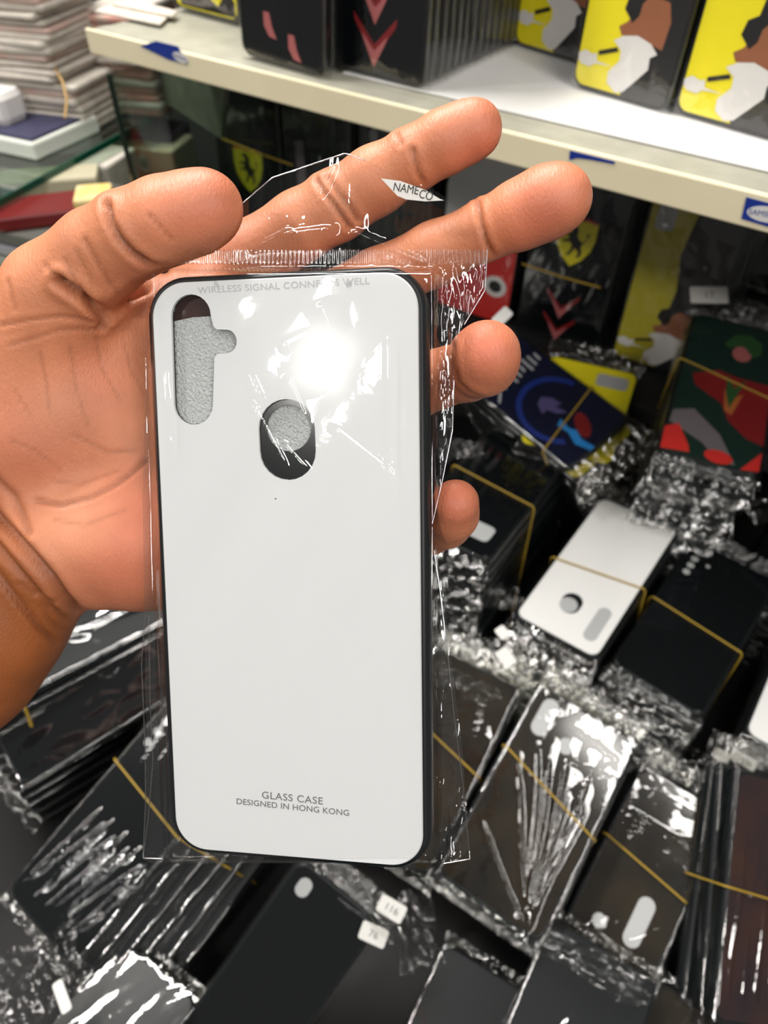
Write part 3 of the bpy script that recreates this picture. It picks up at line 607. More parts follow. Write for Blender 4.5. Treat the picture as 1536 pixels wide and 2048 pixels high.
def sheaf(name, label, C, w_, d_, n, m, seed, th=.004, rot=0, mats=None, group=None, cat='paper pack', jit=.004):
    """one bundle of folded sheets, tied"""
    rg = random.Random(seed); r = root(name, label, cat, Matrix.Translation(C) @ Matrix.Rotation(rot, 4, 'Z'), group)
    for i in range(n):
        a = rg.uniform(-.05, .05); mm = (mats[i % len(mats)] if mats else m)
        ww = w_ + rg.gauss(0, jit); dd = d_ + rg.gauss(0, jit)
        nn = 14; rings = []
        for k2, (ins, z) in enumerate(((.002, 0), (0, th * .3), (0, th * .7), (.003, th * .98))):
            rings.append([(p[0] * (1 + .012 * math.sin(p[1] * 130 + i)), p[1] * (1 + .012 * math.sin(p[0] * 120 + i * 2)), z + .0012 * math.sin(p[0] * 60 + i) * (k2 > 0)) for p in rrect(ww - ins, dd - ins, .006, 4)])
        obj('folded_sheet', loft('fs', rings, True, True), mm, r, Matrix.Translation((rg.gauss(0, jit * .5), rg.gauss(0, jit * .5), i * th * 1.02)) @ Matrix.Rotation(a, 4, 'Z'))
    return r
pr = .62
c1 = at(140, 262, GZ + .002)
PR = -.30
v1 = Vector((-.02, .05, 0))
S1 = sheaf('paper_bundle', 'upper bundle of white and pink folded papers with a rubber band on the glass shelf', c1 + v1 + Vector((-.018, .0, .052)), .125, .10, 14, PAPER, 3, .0062, PR, [PAPER, PAPER, PAPER, PAPERP], jit=.003)
S0 = sheaf('paper_bundle', 'lower bundle of white folded papers at the base of the pile on the glass shelf', c1 + v1, .118, .10, 7, PAPER, 4, .007, PR, [PAPER, PAPER, PAPER, PAPER, PAPER, PAPERP], jit=.002)
S2 = sheaf('paper_bundle', 'bundle of red-marked papers seen through the glass pane', at(262, 240, GZ + .002) + Vector((.01, .06, 0)), .07, .09, 14, PAPERR, 5, .0075, PR, [PAPERR, PAPER, PAPERR], jit=.003)
tag(obj('rubber_band', tube('b', [pt(170, 22, .86), pt(92, 42, .815), pt(93, 75, .80), pt(104, 105, .795), pt(112, 140, .79), pt(126, 165, .785), pt(134, 200, .785), pt(130, 236, .785)], .0013, False, 6), mat('tan_rubber', (.45, .27, .08), .6)), 'tan rubber band down the front of the white paper bundles', 'rubber band')
fr = root('white_frame_box', 'white-framed flat box with a navy top on the glass shelf at left edge', 'box', Matrix.Translation(at(30, 268, GZ + .001)) @ Matrix.Rotation(-.45, 4, 'Z'))
obj('frame', box('wf', .16, .10, .016, .002), mat('white_card', (.6, .62, .56), .5), fr); obj('navy_top', box('nt', .15, .088, .003, .001, .016), mat('navy_card', (.03, .03, .07), .4), fr)
tag(obj('blue_box', box('bb', .10, .06, .055, .002), BLUEB, None, Matrix.Translation(at(-30, 205, GZ + .018)) @ Matrix.Rotation(-.4, 4, 'Z')), 'blue box at the left edge behind the paper bundles', 'box')
tag(obj('white_pack', box('bb', .05, .04, .03, .006), WHITE, None, Matrix.Translation(at(3, 238, GZ + .02)) @ Matrix.Rotation(-.4, 4, 'Z')), 'small white pack at the left edge on the framed box', 'pack')
# under the glass shelf
LZ = .98
st(obj('shelf_left_lower', box('sl', .8, .8, .012, .001, -.012), COUNTER, None, Matrix.Translation((-.72, .93, LZ))))
ZT = pt(70, 470, .80).z + .0395
def rbox(name, label, c, sx, sy, sz, m, rot, cat, z=0): return tag(obj(name, box(name, sx, sy, sz, .002), m, None, Matrix.Translation(Vector(c) + Vector((0, 0, z))) @ Matrix.Rotation(rot, 4, 'Z')), label, cat)
rbox('paper_pack', 'cream paper pack under the glass shelf right of the pane edge', pt(300, 330, .93) - Vector((0, 0, .055)), .10, .06, .085, CREAMBOX, -.25, 'pack')
rbox('paper_pack', 'crumpled white pack under the glass shelf left of the pane edge', pt(215, 355, .86) - Vector((0, 0, .03)), .05, .06, .055, PAPER, -.3, 'pack')
rbox('purple_box', 'dark purple topped box on the cream pack under the glass shelf', pt(290, 300, .94) + Vector((0, 0, .018)), .11, .05, .012, mat('purple_card', (.05, .03, .05), .5), -.25, 'box')
rbox('red_pouch', 'dark red pouch under the glass shelf above the thumb base', at(104, 432, ZT), .10, .05, .013, REDP, .3, 'pouch')
rbox('yellow_pack', 'yellow and white pack beside the dark red pouch', at(197, 428, ZT), .035, .04, .022, mat('yellow_card', (.65, .45, .06), .5, var=(40, (.6, .5, .3))), .2, 'pack')
rbox('paper_pack', 'beige crumpled pack behind the dark red pouch', at(105, 378, ZT), .10, .04, .016, CREAMBOX, .2, 'pack')
for i in range(6):
    rbox('booklet', ['dusky top booklet in the stack under the red pouch', 'grey booklet second from the top under the red pouch', 'dark striped booklet third from the top at the left edge', 'pale booklet fourth from the top at the left edge', 'dark booklet second from the bottom at the left edge', 'pale bottom booklet of the stack at the left edge'][i],
         pt(70, 470, .80) + Vector((.0, .0, .028 - i * .0135)), .20, .14, .011, [mat('dusky_card', (.07, .07, .06), .5), mat('lilac_card', (.25, .24, .27), .5), BOOKS, mat('striped_card', (.06, .06, .08), .5), BOOKS, BOOKS][i], -.42, 'booklet')
tag(obj('white_tray', box('wt', .30, .20, .10, .004), mat('pale_green_card', (.45, .50, .42), .6), None, Matrix.Translation(pt(-60, 580, .78) - Vector((0, 0, .10)))), 'pale tray at the left edge above the hand', 'tray')

# ------------------------------------------------------------------ the held phone case
x = Vector((.986, -.004, .165)); y = Vector((-.007, .994, .108)); y = (y - x.normalized() * y.dot(x.normalized())).normalized(); x.normalize(); n = x.cross(y)
to_w = lambda v: RIGHT * v.x + UP * v.y - FWD * v.z
Cc = EYE + to_w(Vector((-.0263, -.0187, -.2081)))
HM = Matrix((to_w(x), to_w(y), to_w(n))).transposed().to_4x4(); HM.translation = Cc
HW, HH = .0735, .1630
held = root('held_phone_case', 'large white glass phone case in clear bag held in the hand', 'phone case', HM)
oW, oH = HW + .0045, HH + .0040
rg_ = []
for ins, z in ((.0030, -.0098), (.0014, -.0100), (.0004, -.0090), (0, -.0070), (0, -.0030), (.0004, -.0012), (.0012, -.0003), (.0020, 0), (.0026, -.0003), (.0026, -.0012)):
    rg_.append([(p[0], p[1], z) for p in rrect(oW - 2 * ins, oH - 2 * ins, .0115 - ins, 10)])
inner = [(p[0], p[1], -.0098) for p in rrect(oW - .0064, oH - .0064, .0085, 10)]; inner2 = [(p[0], p[1], -.0014) for p in rrect(oW - .0064, oH - .0064, .0085, 10)]
obj('bumper', loft('bumper', [inner2, inner] + rg_[0:1] + rg_[1:], False), BLACK, held)
def h2l(px, py):   # pixel on the panel to panel coordinates
    v = HM.inverted() @ onplane(px, py, Cc, to_w(n)); return (v.x, v.y)
def slot_px(cx0, cy0, cx1, cy1, r):      # vertical pill between two centres
    a = h2l(cx0, cy0); b = h2l(cx1, cy1); R_ = r; P = []
    for i in range(13): t = math.pi * i / 12; P.append((a[0] + R_ * math.cos(t), a[1] + R_ * math.sin(t)))
    for i in range(13): t = math.pi + math.pi * i / 12; P.append((b[0] + R_ * math.cos(t), b[1] + R_ * math.sin(t)))
    return P
S = slot_px(383, 632, 388, 808, .0057)
# add the small ear to the right side of the slot
ea = h2l(459, 683); er = .0031; rx_ = h2l(425, 683)[0]
ear = [(rx_ + .0005, ea[1] - er - .0012), (rx_ + .0014, ea[1] - er - .0002)] + [(ea[0] - .0006 + er * math.cos(t) * .9, ea[1] + er * math.sin(t)) for t in np.linspace(-math.pi / 2, math.pi / 2, 11)] + [(rx_ + .0014, ea[1] + er + .0002), (rx_ + .0005, ea[1] + er + .0012)]
SL = S[13:] + ear + S[:13]
OV = slot_px(574, 857, 576, 902, .0079)
CI = ell(*h2l(576, 856), .0063, .0063, 28)
obj('glass_panel', plate('panel', [rrect(HW, HH, .0095, 12), SL, OV], -.0006, .0004, .0003), mat('held_white_glass', (.67, .68, .685), .10, .05), held)
obj('inner_shell', plate('inner', [rrect(oW - .005, oH - .005, .009, 8), SL, CI], -.0014, -.0007), mat('black_inner_shell', (.005, .006, .007), .15, .4), held)
fo = [(-.0355, -.075), (.030, -.075), (.030, h2l(600, 640)[1]), (h2l(430, 630)[0], h2l(430, 630)[1])] + [(h2l(380, 633)[0], h2l(380, 633)[1]), (-.0355, h2l(340, 646)[1])]
mfo = mat('sparkly_foam', (.60, .62, .62), .45, .6, bump=(1500, 1, .001), var=(1300, (.42, .44, .44)))
obj('slot_shade_plate', plate('slot_shade', [rrect(oW - .008, oH - .008, .008, 6)], -.0045, -.0038), mat('slot_shade_brown', (.055, .028, .024), .12, .5), held)  # added dark plate, stands in for the shaded finger behind the slot
obj('foam_sheet', plate('foam', [fo], -.0026, -.0016), mfo, held)
_, yt = h2l(570, 572)
text('printed_lettering', 'WIRELESS SIGNAL CONNECTS WELL', .00245, LIGHTTEXT, held, h2l(565, 572)[0], yt, .00045, .01, 1.12, 1.06)
for sx_, px in ((1, 433), (-1, 700)):
    c = h2l(px, 572)
    for q in range(3):
        a = obj('signal_mark', tube('sg', [(c[0] + math.cos(t) * (.0004 + q * .00045) * sx_ - .0006 * sx_, c[1] + math.sin(t) * (.0004 + q * .00045), .0005) for t in np.linspace(-.9 + .5, .9 + .5, 7)], .00008, False, 4), LIGHTTEXT, held)
c = h2l(585, 1595); text('printed_lettering', 'GLASS CASE', .0030, GREYTEXT, held, c[0], c[1], .00045, -.035, 1.05, 1.08)
c = h2l(585, 1613); text('printed_lettering', 'DESIGNED IN HONG KONG', .00245, GREYTEXT, held, c[0], c[1], .00045, -.035, 1.06, 1.03)
c = h2l(552, 997); obj('speck', plate('sp', [ell(*c, .0002, .0002, 8)], .0004, .00048), INK, held)

# the bag round it (front and back film, ribbed seal, flap, price strip)
yk = np.array([306, 320, 355, 410, 440, 470, 500, 525, 545, 560, 600, 800, 1000, 1300, 1500, 1600, 1700, 1718, 1726.])
xl = np.array([688, 655, 545, 480, 478, 440, 400, 362, 305, 290, 292, 290, 285, 290, 292, 290, 287, 286, 300.])
yr = np.array([306, 320, 350, 380, 420, 460, 495, 560, 600, 650, 700, 860, 950, 1050, 1100, 1200, 1400, 1500, 1600, 1700, 1726.])
xr = np.array([700, 735, 792, 868, 930, 965, 975, 972, 955, 925, 908, 904, 885, 864, 872, 888, 912, 925, 932, 940, 905.])
rgb = np.random.default_rng(12)
def plane_d(px, py, off):      # camera depth of the case plane moved off along its normal
    P = Cc + to_w(n) * off; nn = to_w(n); r = ray(px, py); return (P - EYE).dot(nn) / r.dot(nn)
nvec = np.array(to_w(n)); Pc = np.array(Cc) - np.array(EYE)
def pd(px, py, off):
    r = (px[..., None] - CX) / F * np.array(RIGHT) + (CY - py[..., None]) / F * np.array(UP) + np.array(FWD)
    return (Pc @ nvec + off) / (r @ nvec)
def sstep(a, b, v): t = np.clip((v - a) / (b - a), 0, 1); return t * t * (3 - 2 * t)
def filmsheet(name, y0, y1, rows, cols, front, m, seed):
    rg = np.random.default_rng(seed)
    Y = np.linspace(y0, y1, rows); s = np.linspace(0, 1, cols); s = .5 - .5 * np.cos(np.pi * s) * (.7 + .3 * np.abs(np.cos(np.pi * s)))
    XL = np.interp(Y, yk, xl); XR = np.interp(Y, yr, xr)
    PX = XL[:, None] + (XR - XL)[:, None] * s[None, :]; PY = np.repeat(Y[:, None], cols, 1) + (0 if True else 0)
    cl = np.interp(PY, [548, 1710], [300, 338]); cr = np.interp(PY, [548, 1720], [872, 872])
    inside = sstep(-14, 6, PX - cl) * sstep(-10, 8, cr - PX) * sstep(530, 550, PY) * (1 - sstep(1716, 1726, PY))
    off = inside * .0011 + (1 - inside) * (-.0035)
    # creases
    ph = rg.uniform(0, 6.28, 16)
    wav = sum(np.sin(PX * rg.normal(0, .012) + PY * rg.normal(0, .010) + ph[i]) for i in range(8)) / 8
    off = off + inside * .0011 * wav * (1.15 - sstep(950, 1400, PY))
    cr1 = sum(np.abs(np.sin(PX * rg.normal(0, .13) + PY * rg.normal(0, .012) + ph[8 + i])) for i in range(7)) / 7 - .62
    cr2 = sum(np.abs(np.sin(PX * rg.normal(0, .25) + PY * rg.normal(0, .05) + i)) for i in range(6)) / 6 - .62
    side = (1 - inside) * (.22 + .78 * sstep(500, 800, PX)) * (.45 + .55 * np.maximum(1 - sstep(700, 1050, PY), sstep(1480, 1600, PY)))
    below = sstep(520, 545, PY)
    off = off + side * below * (cr1 * .0050 + cr2 * .0016)
    flapm = 1 - sstep(500, 528, PY)
    off = off + flapm * (-.0005 + .0028 * np.sin(PX * .012 + 1) * sstep(0, 90, 520 - PY) + .0022 * wav + cr1 * .0006)
    if front:
        for (ax, ay, bx_, by_, am, wd) in [(492, 735, 525, 810, .0008, 4), (500, 800, 575, 940, .0010, 3), (572, 750, 615, 850, .0008, 6), (560, 880, 625, 950, .0008, 3), (325, 720, 340, 900, .0006, 4),
                                           (775, 640, 780, 960, .0007, 4), (600, 700, 640, 790, .0011, 16), (640, 600, 700, 750, .0012, 20), (660, 850, 800, 960, .0007, 5), (560, 700, 640, 660, .0010, 8),
                                           (672, 330, 640, 400, .0018, 4), (560, 470, 680, 455, .0020, 8), (700, 460, 860, 530, .0016, 6), (500, 500, 590, 455, .0018, 5)]:
            L_ = math.hypot(bx_ - ax, by_ - ay); ux, uy = (bx_ - ax) / L_, (by_ - ay) / L_
            t = (PX - ax) * ux + (PY - ay) * uy; e = -(PX - ax) * uy + (PY - ay) * ux
            off = off + am * np.exp(-(e / wd) ** 2) * np.clip(t / 15, 0, 1) * np.clip((L_ - t) / 25, 0, 1)
    else:
        off = -.0110 * inside - (1 - inside) * (.0045 + .0 * cr1) + side * below * cr1 * .004
        off = off + flapm * (-.003 + .002 * np.sin(PX * .015))
    D = pd(PX, PY, off)
    V = np.array(EYE) + D[..., None] * ((PX[..., None] - CX) / F * np.array(RIGHT) + (CY - PY[..., None]) / F * np.array(UP) + np.array(FWD))
    V = V.reshape(-1, 3)
    Fs = [(i * cols + j, i * cols + j + 1, (i + 1) * cols + j + 1, (i + 1) * cols + j) for i in range(rows - 1) for j in range(cols - 1)]
    Mi = HM.inverted(); A_ = np.array(Mi); V = V @ A_[:3, :3].T + A_[:3, 3]
    return V, Fs, PX, PY
FH = film('held_bag_film', 70, .0001, ior=1.5, rough=.035, base=.008, tint=(.992, .992, .99))
V, Fs, _, _ = filmsheet('f', 528, 1726, 420, 150, True, FH, 1); obj('bag_front', mesh('bag_front', V, Fs, True), FH, held)
V, Fs, _, _ = filmsheet('f', 528, 1726, 200, 70, False, FH, 1); obj('bag_back', mesh('bag_back', V, Fs, True), FH, held)
V, Fs, _, _ = filmsheet('f', 306, 499, 110, 130, True, FH, 1); obj('bag_flap', mesh('bag_flap', V, Fs, True), FH, held)
# ribbed heat seal
V, Fs, PX, PY = filmsheet('f', 499, 528, 12, 900, True, FH, 1)
V[:, 2] += (-.0002 + .00045 * np.sin(PX * 2 * np.pi / 8.6)).reshape(-1)
FR = film('ribbed_seal_film', 60, .0001, ior=1.6, rough=.10, base=.10, tint=(.90, .89, .88))
obj('ribbed_seal', mesh('ribbed_seal', V, Fs, True), FR, held)
# raised hems of the bag: thin doubled edges
def hem(pts, r=.00022, off=-.003):
    P = []
    for a, b in zip(pts, pts[1:]):
        for t in np.linspace(0, 1, 8, endpoint=False): P.append((a[0] + (b[0] - a[0]) * t, a[1] + (b[1] - a[1]) * t))
    Mi = HM.inverted()
    return [Mi @ onplane(p[0], p[1], Cc + to_w(n) * off, to_w(n)) for p in P]
HEM = film('bag_hem_film', 40, .0002, ior=1.9, rough=.12, base=.25, tint=(.9, .9, .9))
for pl in ([(478, 412), (545, 355), (688, 307), (702, 310), (735, 322)], [(290, 1230), (283, 1330), (290, 1480), (291, 1600), (286, 1716), (330, 1718)], [(975, 497), (970, 580), (952, 610), (925, 655)],
           [(908, 760), (905, 860), (886, 955), (862, 1060)], [(868, 1100), (880, 1180), (898, 1330), (908, 1430), (925, 1560), (940, 1718), (880, 1728)], [(298, 1230), (300, 1400), (306, 1520), (296, 1640), (286, 1714)]):
    obj('bag_hem', tube('hem', hem(pl), .00016, False, 5), HEM, held)
# printed strip on the flap
sp = [(762, 357), (800, 362), (850, 380), (880, 398), (888, 401), (850, 403), (812, 399), (795, 392)]
Mi = HM.inverted(); pc = [Mi @ onplane(a, b, Cc + to_w(n) * .0015, to_w(n)) for a, b in sp]
zz = pc[0].z
obj('printed_strip', plate('ps', [[(p.x, p.y) for p in pc]], zz, zz + .0001), mat('strip_white', (.55, .53, .50), .5), held)
c = Mi @ onplane(812, 378, Cc + to_w(n) * .0016, to_w(n)); text('printed_lettering', 'NAME', .0029, INK, held, c.x, c.y, zz + .00015, -.22, .85)
c = Mi @ onplane(852, 391, Cc + to_w(n) * .0016, to_w(n)); text('printed_lettering', 'CO', .0030, INK, held, c.x, c.y, zz + .00015, -.30, .8)

# ------------------------------------------------------------------ the hand (one continuous surface)
def cs(px, py, d): return np.array([(px - CX) / F * d, (CY - py) / F * d, -d])
VX = .00105
lo = np.array([-.250, -.175, -.315]); hi = np.array([.062, .118, -.182])
dims = np.ceil((hi - lo) / VX).astype(int) + 1
ax = [lo[i] + VX * np.arange(dims[i]) for i in range(3)]
def cone_d(P, a, b, ra, rb):
    ba = b - a; l2 = ba @ ba; t = np.clip(((P - a) @ ba) / max(l2, 1e-12), 0, 1)
    return np.sqrt((((P - a) - t[..., None] * ba) ** 2).sum(-1)) - (ra + (rb - ra) * t)
def smin(a, b, k): h = np.clip(k - np.abs(a - b), 0, None) / k; return np.minimum(a, b) - h * h * k * .25
def chain(field, segs, k):
    for a, b, ra, rb in segs:
        mn = np.minimum(a - ra, b - rb) - .014; mx_ = np.maximum(a + ra, b + rb) + .014
        i0 = np.clip(((mn - lo) / VX).astype(int), 0, dims - 1); i1 = np.clip(((mx_ - lo) / VX).astype(int) + 1, 0, dims)
        if (i1 <= i0).any(): continue
        sl = tuple(slice(i0[q], i1[q]) for q in range(3))
        P = np.stack(np.meshgrid(*[ax[q][sl[q]] for q in range(3)], indexing='ij'), -1)
        field[sl] = smin(field[sl], cone_d(P, a, b, ra, rb), k).astype(np.float32)
def segs(nodes):   # (px, py, depth, radius in m)
    Q = [(cs(a, b, d), r) for a, b, d, r in nodes]; return [(p[0], q[0], p[1], q[1]) for p, q in zip(Q, Q[1:])]
BIG = .05
def new(): return np.full(tuple(dims), BIG, np.float32)
palm = new()
chain(palm, segs([(10, 1075, .256, .0200), (250, 860, .251, .0175), (430, 640, .249, .0135)]), .010)
chain(palm, segs([(20, 1080, .256, .0200), (300, 900, .252, .0180), (560, 720, .250, .0130)]), .010)
chain(palm, segs([(60, 1110, .256, .0200), (330, 1000, .252, .0180), (560, 830, .250, .0120)]), .010)
chain(palm, segs([(150, 1090, .253, .0190), (330, 1075, .251, .0200), (540, 960, .250, .0115)]), .010)
chain(palm, segs([(-60, 960, .250, .0210), (60, 850, .246, .0215), (110, 720, .240, .0190), (130, 640, .232, .0150)]), .012)      # thenar
chain(palm, segs([(60, 850, .246, .0200), (190, 790, .250, .0190), (270, 690, .252, .0175), (420, 610, .253, .0140)]), .012)
chain(palm, segs([(170, 1080, .250, .0185), (265, 1085, .248, .0195)]), .012)                                               # hypothenar
chain(palm, segs([(-10, 1235, .258, .0240), (-80, 1315, .262, .0250), (-260, 1500, .272, .0270), (-500, 1740, .285, .0300)]), .012)
chain(palm, segs([(-120, 1120, .258, .0230), (-200, 1230, .262, .0240), (-420, 1450, .275, .0270), (-650, 1650, .285, .0300)]), .012)
chain(palm, segs([(40, 1120, .256, .0205), (-20, 1215, .258, .0225)]), .012)
hand = palm
def add_finger(nodes, k=.004, kj=.003):
    global hand
    f = new(); chain(f, segs(nodes), kj)
    m_ = (f < .03)
    hand[m_] = smin(hand[m_], f[m_], k)
    hand = hand
add_finger([(40, 720, .236, .0175), (110, 590, .224, .0150), (200, 510, .215, .0126), (262, 470, .209, .0116), (330, 442, .206, .0113), (392, 424, .204, .0105), (415, 415, .203, .0096)], .008)
add_finger([(440, 620, .250, .0125), (500, 520, .246, .0118), (600, 452, .241, .0106), (672, 412, .236, .0104), (750, 362, .231, .0098), (826, 319, .226, .0088), (890, 284, .222, .0087), (940, 261, .220, .0082), (950, 257, .219, .0076)], .005)
add_finger([(560, 700, .251, .0125), (650, 620, .248, .0110), (760, 562, .240, .0100), (870, 508, .230, .0092), (972, 460, .222, .0084), (1040, 430, .216, .0094), (1095, 405, .212, .0098), (1118, 396, .210, .0092)], .005)
add_finger([(560, 830, .251, .0120), (690, 830, .250, .0105), (800, 795, .243, .0098), (880, 757, .231, .0086), (935, 742, .222, .0086), (966, 722, .211, .0096), (974, 708, .206, .0092)], .005)
add_finger([(540, 950, .250, .0110), (680, 1010, .250, .0088), (790, 1055, .244, .0080), (860, 1060, .233, .0072), (893, 1047, .224, .0070), (905, 1030, .217, .0071), (911, 1006, .211, .0068)], .005)
# naive surface nets
def surface_nets(Fd):
    nx, ny, nz = Fd.shape; ins = Fd < 0
    c = ins[:-1, :-1, :-1].astype(np.int8)
    s = sum(ins[i:nx - 1 + i, j:ny - 1 + j, k:nz - 1 + k].astype(np.int8) for i in (0, 1) for j in (0, 1) for k in (0, 1))
    act = (s > 0) & (s < 8); idx = -np.ones(act.shape, np.int64); I = np.argwhere(act); idx[act] = np.arange(len(I))
    acc = np.zeros((len(I), 3)); cnt = np.zeros(len(I))
    for axis in range(3):
        o1, o2 = [q for q in range(3) if q != axis]
        for a in (0, 1):
            for b in (0, 1):
                p = I.copy(); p[:, o1] += a; p[:, o2] += b; q = p.copy(); q[:, axis] += 1
                f0 = Fd[tuple(p.T)]; f1 = Fd[tuple(q.T)]; m_ = (f0 < 0) != (f1 < 0); t = np.where(m_, f0 / np.where(m_, f0 - f1, 1), 0)
                pos = p.astype(float) - I; pos[:, axis] += t; acc[m_] += pos[m_]; cnt[m_] += 1
    V = (I + acc / cnt[:, None]) * VX + lo
    Q = []
    for axis in range(3):
        o1, o2 = [(1, 2), (2, 0), (0, 1)][axis]
        sl0 = [slice(None)] * 3; sl1 = [slice(None)] * 3; sl0[axis] = slice(0, -1); sl1[axis] = slice(1, None)
        ch = ins[tuple(sl0)] != ins[tuple(sl1)]; E = np.argwhere(ch); E = E[(E[:, o1] > 0) & (E[:, o2] > 0) & (E[:, o1] < Fd.shape[o1] - 1) & (E[:, o2] < Fd.shape[o2] - 1)]
        flip = ins[tuple(E.T)]
        def cell(d1, d2): p = E.copy(); p[:, o1] -= d1; p[:, o2] -= d2; return idx[tuple(p.T)]
        q = np.stack([cell(0, 0), cell(1, 0), cell(1, 1), cell(0, 1)], 1); q[~flip] = q[~flip][:, ::-1]; Q.append(q)
    Q = np.concatenate(Q); Q = Q[(Q >= 0).all(1)]; return V, Q
HV, HQ = surface_nets(hand)
def nbr_smooth(V, Q, it, lam=.5):
    n_ = len(V); E = np.concatenate([Q[:, [0, 1]], Q[:, [1, 2]], Q[:, [2, 3]], Q[:, [3, 0]]]); deg = np.bincount(E[:, 0], minlength=n_) + np.bincount(E[:, 1], minlength=n_)
    for _ in range(it):
        A_ = np.zeros_like(V)
        for q in range(V.shape[1]): A_[:, q] = np.bincount(E[:, 0], V[E[:, 1], q], n_) + np.bincount(E[:, 1], V[E[:, 0], q], n_)
        V = V + lam * (A_ / np.maximum(deg, 1)[:, None] - V)
    return V
def gradat(V, Fd):
    g = (V - lo) / VX; i = np.clip(g.astype(int), 1, np.array(Fd.shape) - 3)
    G = np.stack([Fd[i[:, 0] + 1, i[:, 1], i[:, 2]] - Fd[i[:, 0] - 1, i[:, 1], i[:, 2]], Fd[i[:, 0], i[:, 1] + 1, i[:, 2]] - Fd[i[:, 0], i[:, 1] - 1, i[:, 2]], Fd[i[:, 0], i[:, 1], i[:, 2] + 1] - Fd[i[:, 0], i[:, 1], i[:, 2] - 1]], 1)
    return G / np.maximum(np.linalg.norm(G, axis=1, keepdims=True), 1e-9)
HV = nbr_smooth(HV, HQ, 3)
NRM = nbr_smooth(gradat(HV, hand), HQ, 4); NRM /= np.linalg.norm(NRM, axis=1, keepdims=True)
PXH = np.stack([CX - HV[:, 0] / HV[:, 2] * F, CY + HV[:, 1] / HV[:, 2] * F], 1)
facing = np.clip(NRM[:, 2] * 2.5, 0, 1)      # only the palm side carries these lines
CREASES = [   # points in the photo, depth (mm), half width (px)
 ([(214, 408), (222, 445), (240, 478), (265, 506), (300, 530), (330, 542)], 1.5, 7), ([(120, 562), (160, 590), (190, 612), (215, 625), (235, 608), (262, 590), (290, 578)], 3.2, 9), ([(180, 607), (205, 640), (200, 650)], 1.5, 7),
 ([(826, 300), (834, 340), (850, 372)], .8, 5), ([(792, 268), (803, 290)], .5, 4), ([(634, 362), (652, 390), (676, 420), (700, 455)], 1.0, 5), ([(655, 355), (676, 385), (700, 415), (716, 440)], .9, 5),
 ([(955, 405), (962, 445), (974, 485), (992, 520)], 1.0, 5), ([(904, 690), (903, 730), (915, 768), (940, 790), (965, 800)], 1.2, 6),
 ([(0, 650), (60, 640), (120, 632), (200, 640)], .35, 4), ([(130, 560), (90, 530)], .3, 4), ([(20, 690), (120, 660), (215, 655)], .25, 4),
 ([(292, 922), (262, 948), (230, 970), (180, 995), (123, 1010), (75, 1002)], .7, 5),
 ([(-30, 1000), (0, 1038), (35, 1075), (73, 1120), (103, 1155), (128, 1192), (155, 1222), (190, 1238)], 2.0, 9),
 ([(-30, 1060), (0, 1093), (44, 1146), (103, 1212), (141, 1242), (178, 1252)], 1.0, 6), ([(-30, 1110), (0, 1152), (44, 1212), (80, 1255), (113, 1284)], 1.1, 6), ([(-20, 940), (0, 966), (29, 992), (45, 1030), (60, 1066)], .8, 7),
 ([(40, 1165), (65, 1185), (110, 1200)], .4, 4), ([(85, 1200), (100, 1240), (125, 1260)], .3, 4), ([(15, 560), (30, 620)], .3, 4),
 ([(300, 430), (330, 465), (345, 480)], .3, 4), ([(80, 700), (92, 760), (98, 830)], .10, 3), ([(140, 690), (150, 770), (175, 850)], .10, 3), ([(190, 670), (205, 740), (240, 800)], .12, 3), ([(20, 880), (70, 900), (120, 940)], .10, 3), ([(150, 870), (215, 905), (270, 900)], .12, 4), ([(100, 960), (160, 968), (240, 940)], .10, 3), ([(250, 690), (262, 740), (290, 790)], .10, 3), ([(30, 780), (60, 830)], .08, 3), ([(110, 1040), (170, 1050), (250, 1020)], .08, 4), ([(170, 480), (215, 560), (235, 585)], .3, 5), ([(150, 500), (190, 570)], .2, 4), ([(130, 520), (165, 575)], .2, 4)]
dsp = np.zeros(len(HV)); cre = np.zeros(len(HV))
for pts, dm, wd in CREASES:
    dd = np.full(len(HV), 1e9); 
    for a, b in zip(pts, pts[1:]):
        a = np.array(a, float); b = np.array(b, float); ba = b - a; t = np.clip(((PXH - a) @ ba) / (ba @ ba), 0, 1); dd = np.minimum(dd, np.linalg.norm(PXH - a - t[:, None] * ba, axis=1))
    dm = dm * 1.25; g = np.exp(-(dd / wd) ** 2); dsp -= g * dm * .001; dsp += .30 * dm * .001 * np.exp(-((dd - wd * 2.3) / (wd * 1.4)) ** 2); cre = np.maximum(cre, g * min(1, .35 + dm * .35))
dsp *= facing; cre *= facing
HV2 = HV + NRM * dsp[:, None]
W3 = HV2 @ np.array([tuple(RIGHT), tuple(UP), tuple(-FWD)]) + np.array(EYE)
hc = pt(60, 1000, .25); hc_ = np.array(hc)
hm = bpy.data.meshes.new('hand'); hm.from_pydata((W3 - hc_).tolist(), [], HQ.tolist()); hm.polygons.foreach_set('use_smooth', [True] * len(HQ))
